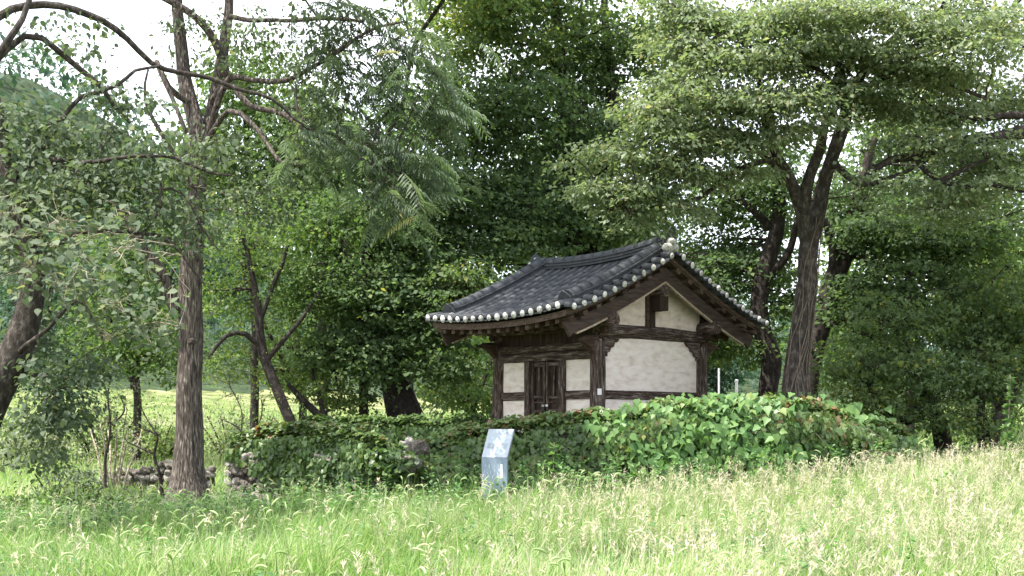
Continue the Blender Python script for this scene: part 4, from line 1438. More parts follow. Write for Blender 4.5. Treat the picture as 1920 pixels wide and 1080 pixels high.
    for i, j in enumerate(order):
        s = spots[j]
        a = RNG.uniform(-math.pi, math.pi) if RNG.random() < .45 else RNG.normal(-0.3, 0.7)
        up_ = RNG.normal(-0.12, .28)
        ax = unit(np.array((math.cos(a), math.sin(a), up_)))
        nn = unit(np.array((RNG.normal(0, .25), RNG.normal(0, .25), 1.0)))
        sz = RNG.uniform(0.26, 0.52)
        if i < 300:
            n2 = unit(nn - ax * np.dot(nn, ax)); sd = np.cross(ax, n2)
            mt = Matrix((sd * sz, ax * sz, n2 * sz)).transposed().to_4x4()
            mt.translation = Vector(s) - Vector(base)
            link('frond', fm[15] if RNG.random() < .008 else fm[int(RNG.integers(0, 15))], r, None, mt)
        else:
            rest.append((s, ax, nn, sz))
    e = [np.array([q[i] for q in rest]) for i in range(4)]
    plant_part('foliage', leaf_arrays(temps[2], e[0], e[1], e[2], e[3], np.clip(RNG.normal(.5, .15, len(rest)), 0, 1)), L['frond'], r, base)
    sk = []
    for o in r.children:
        if o.name.startswith('limb'):
            n = len(o.data.vertices)
            co = np.empty(n * 3); o.data.vertices.foreach_get('co', co)
            sk.append(co.reshape(-1, 9, 3).mean(1) + np.array(base))
    twigs(spots, np.concatenate(sk), None, M['bark_grey'], r, base, 9, 0.016, 0.006, 'frond_stalks')

    # --- leaning tree at the left edge, long limbs, big round leaves
    D = 15.5
    T2 = [(-70, 900, D, 46), (-40, 790, D, 40), (-8, 720, D, 36), (30, 660, D, 30), (52, 590, D, 25), (60, 500, D, 22), (40, 400, D, 20), (12, 310, D, 18), (-15, 200, D, 17), (-40, 90, D, 16), (-60, -40, D, 13)]
    l2 = [
        [(-42, 60, D, 8.1), (20, 22, 15.6, 7.4), (110, 14, 15.8, 6.8), (190, 34, 16, 6.2), (240, 76, 16.2, 5.6), (290, 118, 16.4, 5.0), (370, 142, 16.6, 4.3), (440, 168, 16.8, 3.7), (510, 190, 17, 3.1), (570, 235, 17.2, 1.9)],
        [(-30, 130, D, 6.8), (40, 72, 15.7, 6.2), (100, 94, 15.9, 5.6), (150, 122, 16.1, 5.6), (185, 150, 16.2, 5.0), (215, 200, 16.3, 4.3), (245, 230, 16.4, 3.1)],
        [(-30, 150, D, 7.4), (15, 75, 15.4, 6.8), (40, 40, 15.5, 5.6), (60, -20, 15.6, 5.0)],
        [(8, 320, D, 6.8), (50, 312, 15.4, 6.2), (80, 300, 15.3, 5.6), (130, 303, 15.2, 5.0), (165, 306, 15.2, 4.3), (220, 298, 15.1, 3.7), (290, 300, 15.1, 3.1), (340, 293, 15.2, 3.1), (400, 322, 15.3, 2.5), (435, 328, 15.4, 1.9)],
        [(20, 335, D, 5.6), (70, 250, 15.6, 5.0), (110, 218, 15.8, 4.3), (145, 172, 15.9, 4.3), (218, 158, 16, 3.7), (258, 132, 16.1, 3.1), (300, 124, 16.2, 2.5)],
        [(55, 500, D, 5.6), (130, 440, 15.2, 4.3), (210, 430, 15.1, 3.7), (270, 445, 15.1, 3.1), (310, 455, 15.1, 3.1), (345, 490, 15.1, 2.5), (385, 535, 15.2, 1.9)],
        [(265, 446, 15.1, 2.5), (296, 395, 15.1, 2.5), (302, 362, 15.1, 2.5), (345, 368, 15.2, 1.9), (372, 420, 15.2, 1.9), (410, 470, 15.2, 1.6)],
        [(40, 700, D, 5.0), (90, 700, 15.4, 3.7), (130, 705, 15.3, 3.1), (150, 722, 15.3, 1.9)],
        [(28, 660, D, 5.6), (55, 640, 15.3, 5.0), (100, 612, 15.2, 3.7), (150, 560, 15.1, 3.1), (180, 590, 15.1, 2.5), (195, 640, 15.1, 1.9)],
    ]
    bl = [(110, 330, 15.3, 120, 70, .8, 52), (60, 250, 15.6, 80, 60, .8, 26), (240, 350, 15.4, 90, 60, .7, 36), (160, 260, 15.8, 80, 50, .7, 26), (70, 620, 16.6, 90, 60, .6, 20, -.1), (90, 770, 15.0, 70, 50, .5, 22, -.15), (60, 840, 15.2, 60, 40, .5, 10, .1), (140, 690, 15.1, 90, 40, .6, 20, -.1), (40, 440, 15.9, 60, 70, .6, 36), (320, 440, 15.4, 80, 60, .6, 20), (210, 180, 16, 90, 40, .6, 10), (120, 60, 16, 110, 50, .6, 8), (340, 290, 15.4, 90, 50, .6, 20)]
    r, base, C = tree('leaning_tree', 'leaning tree at the left edge with long arching limbs and round grey green leaves', (-50, D), T2, l2, bl, 'bark_grey', 'grey', 0.075, 30, 0.34, 0.18, T_OVATE, 0.42, sides=18, gaps=0.25, seed=4, r_hub=0.014, r_tw=0.006, limb_wob=0.10)
    ms = []
    for k in range(8):
        Tk = T_OVATE[0].copy(); Tk[:, 2] += RNG.normal(0, .03, 7); Tk[:, 0] *= RNG.uniform(.95, 1.25)
        ms.append(mesh_np('leaf', Tk, T_OVATE[1], L['grey'], np.full(6, np.clip(0.35 + 0.08 * k, 0, 1))))
    pts = []
    for px, py, d, rx, ry, n in ((70, 430, 14.2, 110, 55, 170), (150, 500, 14.0, 120, 60, 240), (230, 560, 14.0, 90, 60, 180), (60, 510, 14.1, 80, 40, 90), (280, 620, 14.2, 60, 45, 100), (20, 380, 14.4, 60, 40, 60), (180, 420, 14.3, 90, 40, 90)):
        for _ in range(n):
            pts.append(P(px + RNG.normal(0, .6) * rx, py + RNG.normal(0, .6) * ry, d + RNG.normal(0, .3)))
    RNG.shuffle(pts)
    rest = []
    for i, s in enumerate(pts):
        ax = unit(np.array((RNG.normal(.2, .8), RNG.normal(-.3, .6), -0.35 + RNG.normal(0, .4))))
        nn = unit(np.array((RNG.normal(0, .5), RNG.normal(-.35, .5), 0.9)))
        sz = RNG.uniform(0.065, 0.128)
        if i < 300:
            n2 = unit(nn - ax * np.dot(nn, ax)); sd = np.cross(ax, n2)
            mt = Matrix((sd * sz, ax * sz, n2 * sz)).transposed().to_4x4()
            mt.translation = Vector(s) - Vector(base)
            link('leaf', ms[i % 8], r, None, mt)
        else: rest.append((s, ax, nn, sz))
    e = [np.array([q[i] for q in rest]) for i in range(4)]
    plant_part('foliage', leaf_arrays(T_OVATE, e[0], e[1], e[2], e[3], np.clip(RNG.normal(.5, .2, len(rest)), 0, 1)), L['grey'], r, base)
    sk = []
    for o in r.children:
        if o.name.startswith('limb'):
            n = len(o.data.vertices)
            co = np.empty(n * 3); o.data.vertices.foreach_get('co', co)
            sk.append(co.reshape(-1, 9, 3).mean(1) + np.array(base))
    twigs(np.array(pts)[::4], np.concatenate(sk), None, M['twig_pale'], r, base, 8, 0.010, 0.0045, 'pale_twigs')

    # --- slim dark tree behind the left wall
    D = 24.0
    tree('slim_tree', 'slim dark tree leaning left behind the ivy wall, bent halfway', (552, D),
         [(556, 840, D, 10), (548, 800, D, 10), (520, 735, D, 10), (496, 670, D, 9), (486, 610, D, 8), (482, 560, D, 7), (470, 500, D, 5), (455, 440, D, 4)],
         [[(490, 650, D, 6), (460, 625, 23.8, 5), (425, 630, 23.6, 4), (395, 665, 23.5, 3)], [(486, 600, D, 5), (520, 520, 24, 4), (540, 460, 24, 3)], [(500, 680, D, 5), (560, 600, 24, 4), (600, 540, 24.2, 3)]],
         [(470, 470, 24.4, 120, 70, 1.3, 80, .05), (420, 570, 24.8, 70, 60, 1.0, 36, .12), (570, 550, 24.8, 100, 70, 1.1, 70), (600, 650, 25, 70, 40, .9, 26, .16), (425, 680, 24.6, 60, 36, .8, 18, .22), (540, 700, 25.2, 60, 30, .8, 14, .22)],
         'bark_dark', 'mid', 0.085, 34, 0.42, 0.15, T_DIAMOND, 0.5, gaps=0.35, seed=5)
    # small many-stemmed tree just right of it
    tree('young_tree', 'young many stemmed tree between the slim tree and the thick dark trunk', (632, 24.6),
         [(634, 830, 24.6, 8), (620, 800, 24.6, 8), (590, 770, 24.6, 7), (565, 745, 24.5, 6), (540, 720, 24.4, 4)],
         [[(610, 790, 24.6, 5), (600, 740, 24.6, 4), (585, 690, 24.6, 3)], [(600, 790, 24.6, 4), (592, 810, 24.6, 4), (580, 780, 24.6, 3)]],
         [(580, 715, 25, 70, 34, .9, 30, .18), (630, 745, 24.8, 50, 24, .7, 18, .22)], 'bark_dark', 'mid', 0.08, 32, 0.38, 0.15, T_DIAMOND, 0.55, gaps=0.3, seed=6)
    tree('thin_tree', 'thin upright trunk left of the thick dark trunk, behind the rear wall', (683, 25.4),
         [(684, 830, 25.4, 9), (683, 740, 25.4, 9), (682, 620, 25.4, 9), (684, 540, 25.4, 8), (688, 450, 25.4, 6), (690, 360, 25.4, 4)],
         [[(683, 620, 25.4, 5), (650, 560, 25.2, 4), (640, 490, 25, 3)]],
         [(640, 520, 25.2, 100, 70, 1.2, 80), (700, 440, 25.6, 110, 80, 1.3, 90, -.05), (620, 420, 25.2, 90, 70, 1.1, 60)], 'bark_dark', 'mid', 0.085, 36, 0.42, 0.14, T_BROAD, 0.42, gaps=0.3, seed=7)
    # thick dark leaning maple left of the pavilion
    D = 25.8
    tree('leaning_maple', 'thick dark trunk leaning left behind the rear wall, spreading maple crown', (770, D),
         [(776, 840, D, 42), (768, 800, D, 36), (752, 755, D, 31), (738, 700, D, 27), (722, 640, D, 23), (705, 580, D, 18), (690, 500, D, 14), (700, 400, D, 10), (690, 300, D, 7)],
         [[(735, 690, D, 12), (700, 650, 25.6, 10), (650, 640, 25.4, 7), (600, 660, 25.2, 4)], [(728, 650, D, 11), (790, 590, 25.6, 8), (850, 560, 25.4, 5)], [(712, 600, D, 10), (760, 500, 25.8, 8), (800, 420, 25.8, 5)], [(690, 420, D, 5), (705, 300, 25.4, 4.5), (755, 190, 25, 4), (775, 90, 24.6, 4), (840, -20, 24, 3.5), (880, -140, 23.2, 3)]],
         [(700, 560, 25.4, 130, 70, 1.4, 130, -.05), (650, 650, 25.2, 100, 50, 1.1, 84), (790, 620, 25.4, 90, 60, 1.1, 90, .02), (840, 560, 25.2, 80, 60, 1.0, 64, .15), (690, 690, 25, 60, 30, .8, 28, .02), (820, 690, 24.9, 60, 26, .7, 30), (780, 480, 25.8, 120, 80, 1.3, 110, -.06), (870, 520, 25.2, 60, 40, .9, 32, .2), (660, 750, 25.2, 40, 18, .5, 10, .15), (780, 350, 26.2, 140, 100, 1.6, 110, -.06), (790, 190, 25.6, 80, 90, 1.0, 50, .02), (850, -120, 24, 170, 110, 2.2, 120, .1), (870, -90, 22.8, 190, 90, 1.8, 130, .1)],  # last two blobs: canopy out of view, added to keep sun off the roof
         'bark_dark', 'maple', 0.095, 38, 0.46, 0.08, T_BROAD, 0.38, gaps=0.3, seed=8, droop=0.18)
    # two old maples right behind the pavilion roof
    D = 28.0
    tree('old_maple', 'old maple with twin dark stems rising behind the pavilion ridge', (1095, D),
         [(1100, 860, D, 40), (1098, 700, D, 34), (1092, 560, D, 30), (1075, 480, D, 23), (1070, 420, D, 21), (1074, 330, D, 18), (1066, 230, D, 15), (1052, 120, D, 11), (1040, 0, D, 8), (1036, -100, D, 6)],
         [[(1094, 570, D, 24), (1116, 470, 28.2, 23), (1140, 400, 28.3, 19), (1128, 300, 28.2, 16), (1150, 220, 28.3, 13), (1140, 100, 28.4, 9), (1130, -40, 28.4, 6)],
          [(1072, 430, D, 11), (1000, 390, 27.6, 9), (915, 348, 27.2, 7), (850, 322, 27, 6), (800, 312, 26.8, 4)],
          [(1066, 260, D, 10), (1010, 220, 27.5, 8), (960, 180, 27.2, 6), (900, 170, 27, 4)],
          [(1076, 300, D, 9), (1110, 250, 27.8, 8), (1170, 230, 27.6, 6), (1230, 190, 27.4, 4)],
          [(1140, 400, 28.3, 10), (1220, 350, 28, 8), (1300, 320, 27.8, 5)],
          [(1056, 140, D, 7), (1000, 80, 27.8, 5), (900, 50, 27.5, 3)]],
         [(960, 90, 27.5, 150, 80, 1.7, 150, .14), (880, 40, 27.2, 110, 50, 1.3, 80, .34), (1120, 70, 28, 160, 90, 1.7, 150, .10), (880, 220, 27, 110, 80, 1.4, 110), (1010, 230, 27, 130, 90, 1.5, 140, -.04), (900, 370, 26.6, 120, 70, 1.4, 120, -.10), (1020, 380, 26.8, 130, 70, 1.4, 120, -.10), (960, 460, 26.2, 120, 50, 1.1, 84, -.06), (860, 440, 26.4, 90, 50, 1.0, 50, -.04), (1180, 300, 28, 120, 110, 1.5, 110, -.02), (1230, 150, 28.5, 120, 110, 1.4, 100, .12), (1180, 430, 27.6, 90, 50, 1.0, 54, -.02), (1010, 0, 27.6, 160, 40, 1.4, 90, .22), (1090, 200, 28.8, 100, 110, 1.4, 70, .04), (1080, 110, 29.2, 120, 110, 1.2, 70, .06), (1060, 340, 29.4, 140, 90, 1.2, 90, -.04), (1010, 450, 29, 130, 60, 1.0, 90, -.08), (1180, 420, 29.4, 90, 60, 1.0, 60, -.04), (1090, -120, 26.5, 240, 110, 2.6, 150, .1), (900, -130, 25, 200, 110, 2.4, 120, .1), (930, 300, 28, 110, 120, 1.2, 80, -.05)],  # blobs over the top edge are unseen crown, put in to shade the pavilion
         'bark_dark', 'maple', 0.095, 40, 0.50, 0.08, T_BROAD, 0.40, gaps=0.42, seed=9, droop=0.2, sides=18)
    # pale-crowned tree with vine-wrapped trunk
    D = 21.4
    r, base, C = tree('pale_tree', 'forked tree right of the pavilion, vine covered trunk and pale spreading crown', (1490, D),
         [(1494, 830, D, 34), (1492, 770, D, 27), (1492, 710, D, 23), (1502, 620, D, 19), (1513, 540, D, 18), (1519, 450, D, 18), (1536, 380, D, 14), (1556, 310, 21.2, 12), (1574, 250, 21, 13), (1586, 205, 20.9, 11), (1572, 120, 20.8, 8), (1558, 40, 20.7, 8), (1550, -60, 20.7, 5)],
         [[(1516, 450, D, 17), (1502, 390, 21.2, 13), (1482, 335, 21, 11), (1458, 295, 20.8, 9), (1440, 245, 20.6, 7), (1425, 180, 20.4, 5), (1420, 100, 20.3, 4)],
          [(1506, 400, 21.2, 13), (1520, 330, 21, 11), (1540, 275, 20.8, 10), (1546, 235, 20.6, 8), (1570, 195, 20.5, 6), (1562, 150, 20.4, 5)],
          [(1560, 160, 20.5, 6), (1520, 120, 20.3, 5), (1480, 110, 20.1, 5), (1410, 95, 20, 3), (1330, 130, 19.8, 2)],
          [(1586, 215, 20.9, 11), (1620, 130, 20.7, 9), (1650, 100, 20.6, 9), (1690, 60, 20.5, 7), (1760, 30, 20.4, 5)],
          [(1458, 295, 20.8, 6), (1380, 320, 20.4, 5), (1310, 370, 20.2, 4), (1250, 380, 20, 3), (1180, 400, 19.9, 2)],
          [(1480, 335, 21, 6), (1400, 270, 20.6, 5), (1320, 250, 20.3, 4), (1230, 260, 20, 3)],
          [(1560, 300, 21.1, 7), (1610, 345, 20.8, 6), (1680, 330, 20.5, 4), (1740, 300, 20.2, 3)],
          [(1590, 210, 20.9, 7), (1660, 140, 20.4, 6), (1760, 150, 20.1, 4), (1860, 190, 19.9, 3)]],
         [(1390, 100, 20.1, 150, 70, 1.2, 130), (1530, 70, 20.3, 130, 60, 1.2, 100), (1290, 200, 19.9, 130, 60, 1.1, 110), (1430, 210, 19.8, 150, 60, 1.1, 120), (1560, 170, 20.6, 110, 40, .8, 40), (1250, 290, 19.9, 130, 60, 1.0, 100), (1370, 300, 20.2, 90, 44, .8, 34), (1680, 110, 20.2, 130, 80, 1.1, 100), (1810, 100, 20, 120, 80, 1.1, 100), (1680, 210, 21.3, 90, 36, .7, 30), (1790, 190, 21.4, 130, 40, .8, 60), (1190, 370, 20, 90, 44, .8, 46), (1120, 330, 20.2, 60, 40, .7, 24), (1660, 350, 20, 70, 20, .5, 12), (1260, 400, 20, 60, 24, .6, 14), (1330, 50, 20.4, 90, 40, .8, 50), (1480, -40, 20.8, 220, 70, 1.2, 56), (1280, 20, 20.6, 90, 60, .9, 40), (1700, -40, 20.8, 180, 70, 1.2, 44), (1560, 30, 19.6, 200, 50, .8, 70)],
         'bark_grey', 'pale', 0.088, 54, 0.50, 0.055, T_DIAMOND, 0.55, gaps=0.36, seed=10, droop=0.14, sides=20, r_hub=0.022, tier=0.62)
    # vines round its trunk
    ms = MB()
    for k in range(20):
        ph = RNG.uniform(0, 6.28); tw = RNG.uniform(-2.2, 2.2)
        z0, z1 = RNG.uniform(0.6, 1.6), RNG.uniform(3.2, 6.2)
        pts = []
        for z in np.linspace(z0, z1, 16):
            py = HZ - (z - CAMZ) / D * F
            cx = np.interp(-py, [-830, -770, -710, -620, -540, -450, -380, -310, -250], [1494, 1492, 1492, 1502, 1513, 1519, 1536, 1556, 1574])
            rr = np.interp(-py, [-830, -770, -710, -620, -540, -450, -380, -310, -250], [33, 27, 23, 19, 18, 18, 14, 12, 11]) / F * D + 0.012
            c = P(cx, py, D if py > 350 else 21.2)
            a = ph + tw * (z - z0) / 3 + 0.25 * math.sin(z * 5 + k)
            pts.append((c[0] + math.cos(a) * rr, c[1] + math.sin(a) * rr, z))
        ms.tube(pts, np.linspace(0.011, 0.005, 16), 4, False)
    ms.build('vines', M['vine'], r, base, kind='stuff')
    # ivy at its foot
    n = 1500
    a = RNG.uniform(0, 6.28, n); z = 0.5 + 1.5 * RNG.uniform(0, 1, n) ** 1.6
    pos = np.stack([(1492 - 960) / F * D + np.cos(a) * (0.36 - 0.02 * z) + RNG.normal(0, .07, n), D + np.sin(a) * 0.36 + RNG.normal(0, .06, n), z + 0.2], -1)
    nor = np.stack([np.cos(a), np.sin(a), np.full(n, .3)], -1) + RNG.normal(0, .3, (n, 3))
    plant_part('ivy_leaves', leaf_arrays(T_LOBED, pos, np.tile((0, 0, -1.0), (n, 1)) + RNG.normal(0, .4, (n, 3)), nor, RNG.uniform(.06, .12, n), RNG.uniform(.2, .8, n)), L['ivy'], r, base)

    # dark trunk close behind the right eave
    D = 25.0
    tree('bent_tree', 'dark bent trunk standing right behind the pavilion eave', (1440, D),
         [(1440, 860, D, 20), (1438, 800, D, 18), (1438, 740, D, 18), (1447, 680, D, 19), (1432, 630, D, 17), (1424, 570, D, 17), (1436, 500, D, 17), (1456, 430, D, 14), (1460, 350, D, 12), (1448, 260, D, 10), (1440, 160, D, 7)],
         [[(1430, 540, D, 8), (1480, 470, 24.8, 7), (1500, 400, 24.7, 5)], [(1450, 430, D, 8), (1400, 380, 24.8, 6), (1350, 340, 24.7, 4)]],
         [(1330, 540, 25.4, 60, 34, .8, 26, -.1), (1380, 500, 25.6, 80, 40, 1.0, 50, -.12), (1480, 340, 25.4, 130, 80, 1.3, 100, -.10), (1360, 360, 25.6, 100, 50, 1.1, 50, -.08), (1310, 470, 27, 80, 50, .9, 60), (1420, 500, 26.4, 70, 60, .9, 60), (1360, 480, 27.5, 70, 40, .8, 36), (1440, 410, 26.6, 60, 40, .8, 36), (1340, 410, 26.6, 60, 30, .7, 20), (1410, 650, 25.6, 70, 40, .8, 30, .05), (1340, 650, 26, 60, 34, .8, 26, .1), (1480, 560, 25.4, 60, 60, .9, 34, -.02)],
         'bark_dark', 'maple', 0.09, 38, 0.45, 0.08, T_BROAD, 0.42, gaps=0.4, seed=11, droop=0.18)
    # dark forked maple behind the pale tree
    D = 24.0
    tree('forked_maple', 'dark forked maple leaning right behind the vine covered trunk', (1515, D),
         [(1508, 850, D, 18), (1516, 760, D, 15), (1528, 660, D, 16), (1550, 580, D, 19), (1562, 530, D, 21), (1586, 475, D, 17), (1602, 420, D, 14), (1614, 350, D, 11), (1640, 260, D, 7)],
         [[(1562, 525, D, 11), (1564, 470, 23.8, 9), (1550, 420, 23.7, 7), (1530, 380, 23.6, 5)], [(1590, 470, D, 8), (1660, 500, 23.6, 6), (1740, 520, 23.3, 4)], [(1540, 620, D, 7), (1600, 590, 23.6, 6), (1670, 600, 23.2, 4)]],
         [(1640, 430, 23.8, 110, 60, 1.2, 90, -.10), (1740, 440, 23.6, 130, 60, 1.3, 100, -.08), (1600, 380, 24.2, 100, 50, 1.0, 60, -.08), (1700, 540, 23.2, 120, 60, 1.2, 100, -.10), (1830, 470, 23.6, 100, 60, 1.2, 70, -.02), (1610, 560, 23.4, 70, 50, .9, 44, -.08), (1880, 380, 24.4, 90, 60, 1.1, 60, .02)],
         'bark_dark', 'maple', 0.09, 40, 0.46, 0.07, T_BROAD, 0.40, gaps=0.3, seed=12, droop=0.18)
    # low wide maple at the right
    D = 22.6
    tree('low_maple', 'low wide maple at the right with foliage hanging nearly to the grass', (1762, D),
         [(1772, 880, D, 20), (1768, 830, D, 17), (1756, 780, D, 15), (1730, 735, D, 13), (1705, 690, D, 13), (1690, 630, D, 10), (1700, 560, D, 7)],
         [[(1745, 760, D, 10), (1700, 790, 22.4, 9), (1660, 770, 22.2, 7), (1630, 720, 22, 5)], [(1735, 740, D, 10), (1790, 680, 22.6, 8), (1840, 610, 22.6, 5)], [(1715, 700, D, 7), (1650, 640, 22.2, 5), (1600, 620, 22, 3)]],
         [(1690, 600, 22.2, 130, 60, 1.1, 70, -.04), (1810, 600, 22.4, 120, 70, 1.2, 70, -.04), (1620, 670, 21.9, 90, 50, .9, 44, .02), (1720, 690, 21.8, 120, 44, .9, 56, -.04), (1820, 690, 22, 100, 44, 1.0, 44, -.02), (1640, 750, 21.8, 80, 34, .7, 34, .16), (1760, 765, 21.7, 110, 34, .7, 34, .05), (1870, 560, 22.8, 80, 70, 1.1, 64, .05), (1880, 650, 22.4, 70, 50, .9, 44, .02)],
         'bark_dark', 'maple', 0.088, 40, 0.44, 0.07, T_STAR, 0.56, gaps=0.44, seed=13, droop=0.34)
    tree('right_edge_tree', 'dark trunk leaning right at the right edge of the view', (1850, 22.0),
         [(1842, 880, 22, 16), (1856, 830, 22, 14), (1880, 770, 22, 13), (1905, 715, 22, 12), (1930, 660, 22, 11), (1950, 560, 22, 9), (1960, 440, 22, 7)],
         [[(1846, 850, 22, 9), (1838, 790, 22.1, 8), (1842, 740, 22.2, 7), (1850, 690, 22.3, 5)], [(1888, 760, 22, 6), (1860, 740, 21.9, 5), (1830, 745, 21.8, 3)]],
         [(1880, 720, 21.8, 60, 30, .8, 30, .05), (1930, 600, 22, 70, 80, 1.0, 60, .05), (1840, 800, 21.8, 50, 20, .5, 12, .15)], 'bark_grey', 'maple', 0.088, 36, 0.42, 0.09, T_STAR, 0.5, gaps=0.3, seed=14)
    # tree beyond the right edge whose big limb reaches in
    D = 20.6
    tree('reaching_tree', 'tree outside the right edge sending one huge dark limb into view', (2080, D),
         [(2080, 900, D, 50), (2075, 700, D, 44), (2060, 500, D, 38), (2040, 360, D, 30), (2005, 275, D, 22), (1930, 248, D, 14), (1860, 262, 20.5, 12), (1780, 270, 20.4, 11), (1715, 292, 20.3, 9), (1668, 300, 20.3, 7), (1620, 330, 20.2, 4), (1580, 340, 20.1, 2)],
         [[(2020, 300, D, 10), (1960, 228, 20.6, 8), (1900, 218, 20.6, 7), (1830, 226, 20.6, 5), (1760, 205, 20.6, 3), (1710, 170, 20.5, 2)],
          [(1715, 292, 20.3, 6), (1735, 320, 20.2, 5), (1765, 338, 20.1, 5), (1810, 354, 20, 4), (1870, 350, 20, 3.5), (1940, 366, 20, 2)],
          [(1765, 340, 20.1, 5), (1800, 325, 20, 4), (1850, 300, 19.9, 3)],
          [(2030, 330, D, 16), (1990, 180, 20.8, 12), (1920, 80, 21, 8), (1860, 40, 21, 6), (1800, 70, 21, 4)],
          [(1920, 80, 21, 5), (1880, 60, 21, 5), (1900, 10, 21, 4), (1960, -30, 21, 3)]],
         [(1840, 330, 21.4, 110, 44, .8, 60), (1840, 250, 20, 110, 60, .5, 26), (1720, 260, 20, 70, 40, .5, 16), (1880, 330, 19.8, 80, 30, .5, 14), (1780, 390, 20.6, 90, 30, .7, 34, .05), (1900, 180, 21.6, 90, 50, .9, 50), (1860, 290, 21.6, 90, 40, .8, 34), (1900, 60, 21, 60, 50, .8, 16), (1970, 310, 21.6, 90, 80, .9, 50), (1800, 30, 21, 90, 40, .8, 34)],
         'bark_dark', 'pale', 0.088, 44, 0.48, 0.055, T_DIAMOND, 0.52, gaps=0.34, seed=15, droop=0.14, sides=18, r_hub=0.02, tier=0.62)

    # --- background trees
    bg = [
        (470, 34, 470, 150, 'tall rounded tree far behind the slim leaning tree', 'mid', .45, 240, 150, 170),
        (600, 33, 380, 130, 'broad dark tree far behind the feathery leaves', 'maple', .45, 330, 150, 190),
        (760, 35, 330, 110, 'bushy tree far left behind the old maple', 'maple', .5, 400, 130, 160),
        (250, 38, 520, 130, 'rounded tree seen past the left of the tall trunk', 'mid', .45, 560, 150, 120),
        (100, 42, 560, 130, 'grey green tree beyond the field at far left', 'far', .5, 600, 150, 110),
        (1700, 34, 350, 140, 'dark tree far behind the huge reaching limb', 'maple', .45, 330, 160, 190),
        (1600, 40, 560, 120, 'rounded tree beyond the forked maple', 'mid', .5, 600, 130, 130),
        (1860, 30, 500, 100, 'yellow green tree at right, behind the low maple', 'mid', .62, 520, 110, 170),
        (880, 38, 640, 90, 'small light green tree in the gap left of the pavilion', 'mid', .6, 690, 90, 70),
        (1020, 40, 430, 150, 'tall dark tree hidden far behind the pavilion roof', 'maple', .4, 400, 150, 150),
        (1180, 42, 480, 100, 'dark tree far behind the right end of the ridge', 'maple', .4, 470, 90, 80),
        (350, 44, 400, 130, 'blue green tree on the slope behind the tall trunk', 'far', .4, 430, 150, 130),
        (560, 46, 600, 130, 'low sunny tree far beyond the slim tree', 'mid', .6, 610, 100, 70),
        (1340, 44, 640, 80, 'bluish conifer like tree right of the pavilion far back', 'far', .35, 640, 80, 70),
    ]
    for px, d, cy, rx, lab, leaf, tm, cyy, ryy, n in bg:
        g = float(ground_z((px - 960) / F * d, d))
        by = HZ - (g - CAMZ) / d * F
        top = cyy - ryy * .6
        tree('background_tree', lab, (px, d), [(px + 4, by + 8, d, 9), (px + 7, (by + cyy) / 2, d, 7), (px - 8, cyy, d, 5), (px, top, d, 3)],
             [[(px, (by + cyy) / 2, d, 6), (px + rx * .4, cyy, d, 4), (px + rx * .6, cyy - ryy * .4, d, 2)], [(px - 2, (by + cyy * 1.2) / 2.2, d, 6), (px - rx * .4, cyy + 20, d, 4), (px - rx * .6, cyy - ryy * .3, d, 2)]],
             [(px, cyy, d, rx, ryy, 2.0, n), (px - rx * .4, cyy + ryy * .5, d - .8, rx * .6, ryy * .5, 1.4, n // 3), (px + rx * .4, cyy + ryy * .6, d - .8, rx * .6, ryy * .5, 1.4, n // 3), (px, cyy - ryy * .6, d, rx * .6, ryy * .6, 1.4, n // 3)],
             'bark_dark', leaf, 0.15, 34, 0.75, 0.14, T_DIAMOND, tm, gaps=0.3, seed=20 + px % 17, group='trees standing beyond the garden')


build_trees()


# ------------------------------------------------------------------ shrubs and saplings
def shrub(name, label, px, d, wpx, hpx, n, leaf, size, tm, bark='bark_dark', per=26, rad=0.28, stems=6, cat='shrub', group=None, gaps=0.2, rd=0.6, zt=0.0):
    x = (px - 960) / F * d
    g = float(ground_z(x, d))
    by = HZ - (g - CAMZ) / d * F
    base = (x, d, g)
    r = thing(name, label, cat, base, 0, group)
    sk = []
    for k in range(stems):
        a = -1 + 2 * (k + .5) / stems + RNG.normal(0, .1)
        o, c, rr = limb_mesh('stem', [(px + a * wpx * .12, by + 4, d, 3), (px + a * wpx * .4, by - hpx * .4, d + RNG.normal(0, .2), 2.2), (px + a * wpx * .8, by - hpx * .85, d + RNG.normal(0, .3), 1.2)], M[bark], r, base, 6, 0.05, 3, .05, .2)
        sk.append(c)
    C, B = clump_points([(px, by - hpx * .5, d, wpx, hpx * .55, rd, n)], gaps, int(px))
    if len(C):
        plant_part('foliage', spray_leaves(C, B, per, rad, .2, size, T_DIAMOND, tm), L[leaf], r, base)
        twigs(C, np.concatenate(sk), None, M[bark], r, base, 8, .010, .005)
    return r


shrub('shrub', 'pale light green bush in the gap left of the pavilion post', 885, 33, 95, 110, 110, 'pale', .09, .55)
shrub('shrub', 'taller pale bush just right of the leaning maple trunk', 830, 34.5, 60, 120, 70, 'pale', .09, .5)
shrub('shrub', 'low dark bush in front of the terrace wall', 265, 23.0, 90, 66, 110, 'maple', .07, .4)
shrub('shrub', 'yellowish feathery bush between the left trunks', 215, 24.5, 70, 190, 50, 'pale', .06, .7, 'twig_pale', 20, .28, 7)
shrub('shrub', 'small grey green bush at the foot of the tall trunk, right side', 400, 20.6, 40, 66, 34, 'grey', .05, .45)
shrub('shrub', 'dark sprawling bush at the far left ground', 60, 21.5, 110, 66, 130, 'mid', .07, .35)
shrub('shrub', 'sparse yellow green bush below the low maple', 1640, 22.4, 70, 90, 40, 'mid', .075, .75)
shrub('shrub', 'low bush at the foot of the right edge trunks', 1800, 21.6, 60, 66, 44, 'mid', .07, .5)
shrub('shrub', 'bright fresh green weeds right of the hedge end', 1700, 20.8, 50, 50, 50, 'weed', .08, .5)
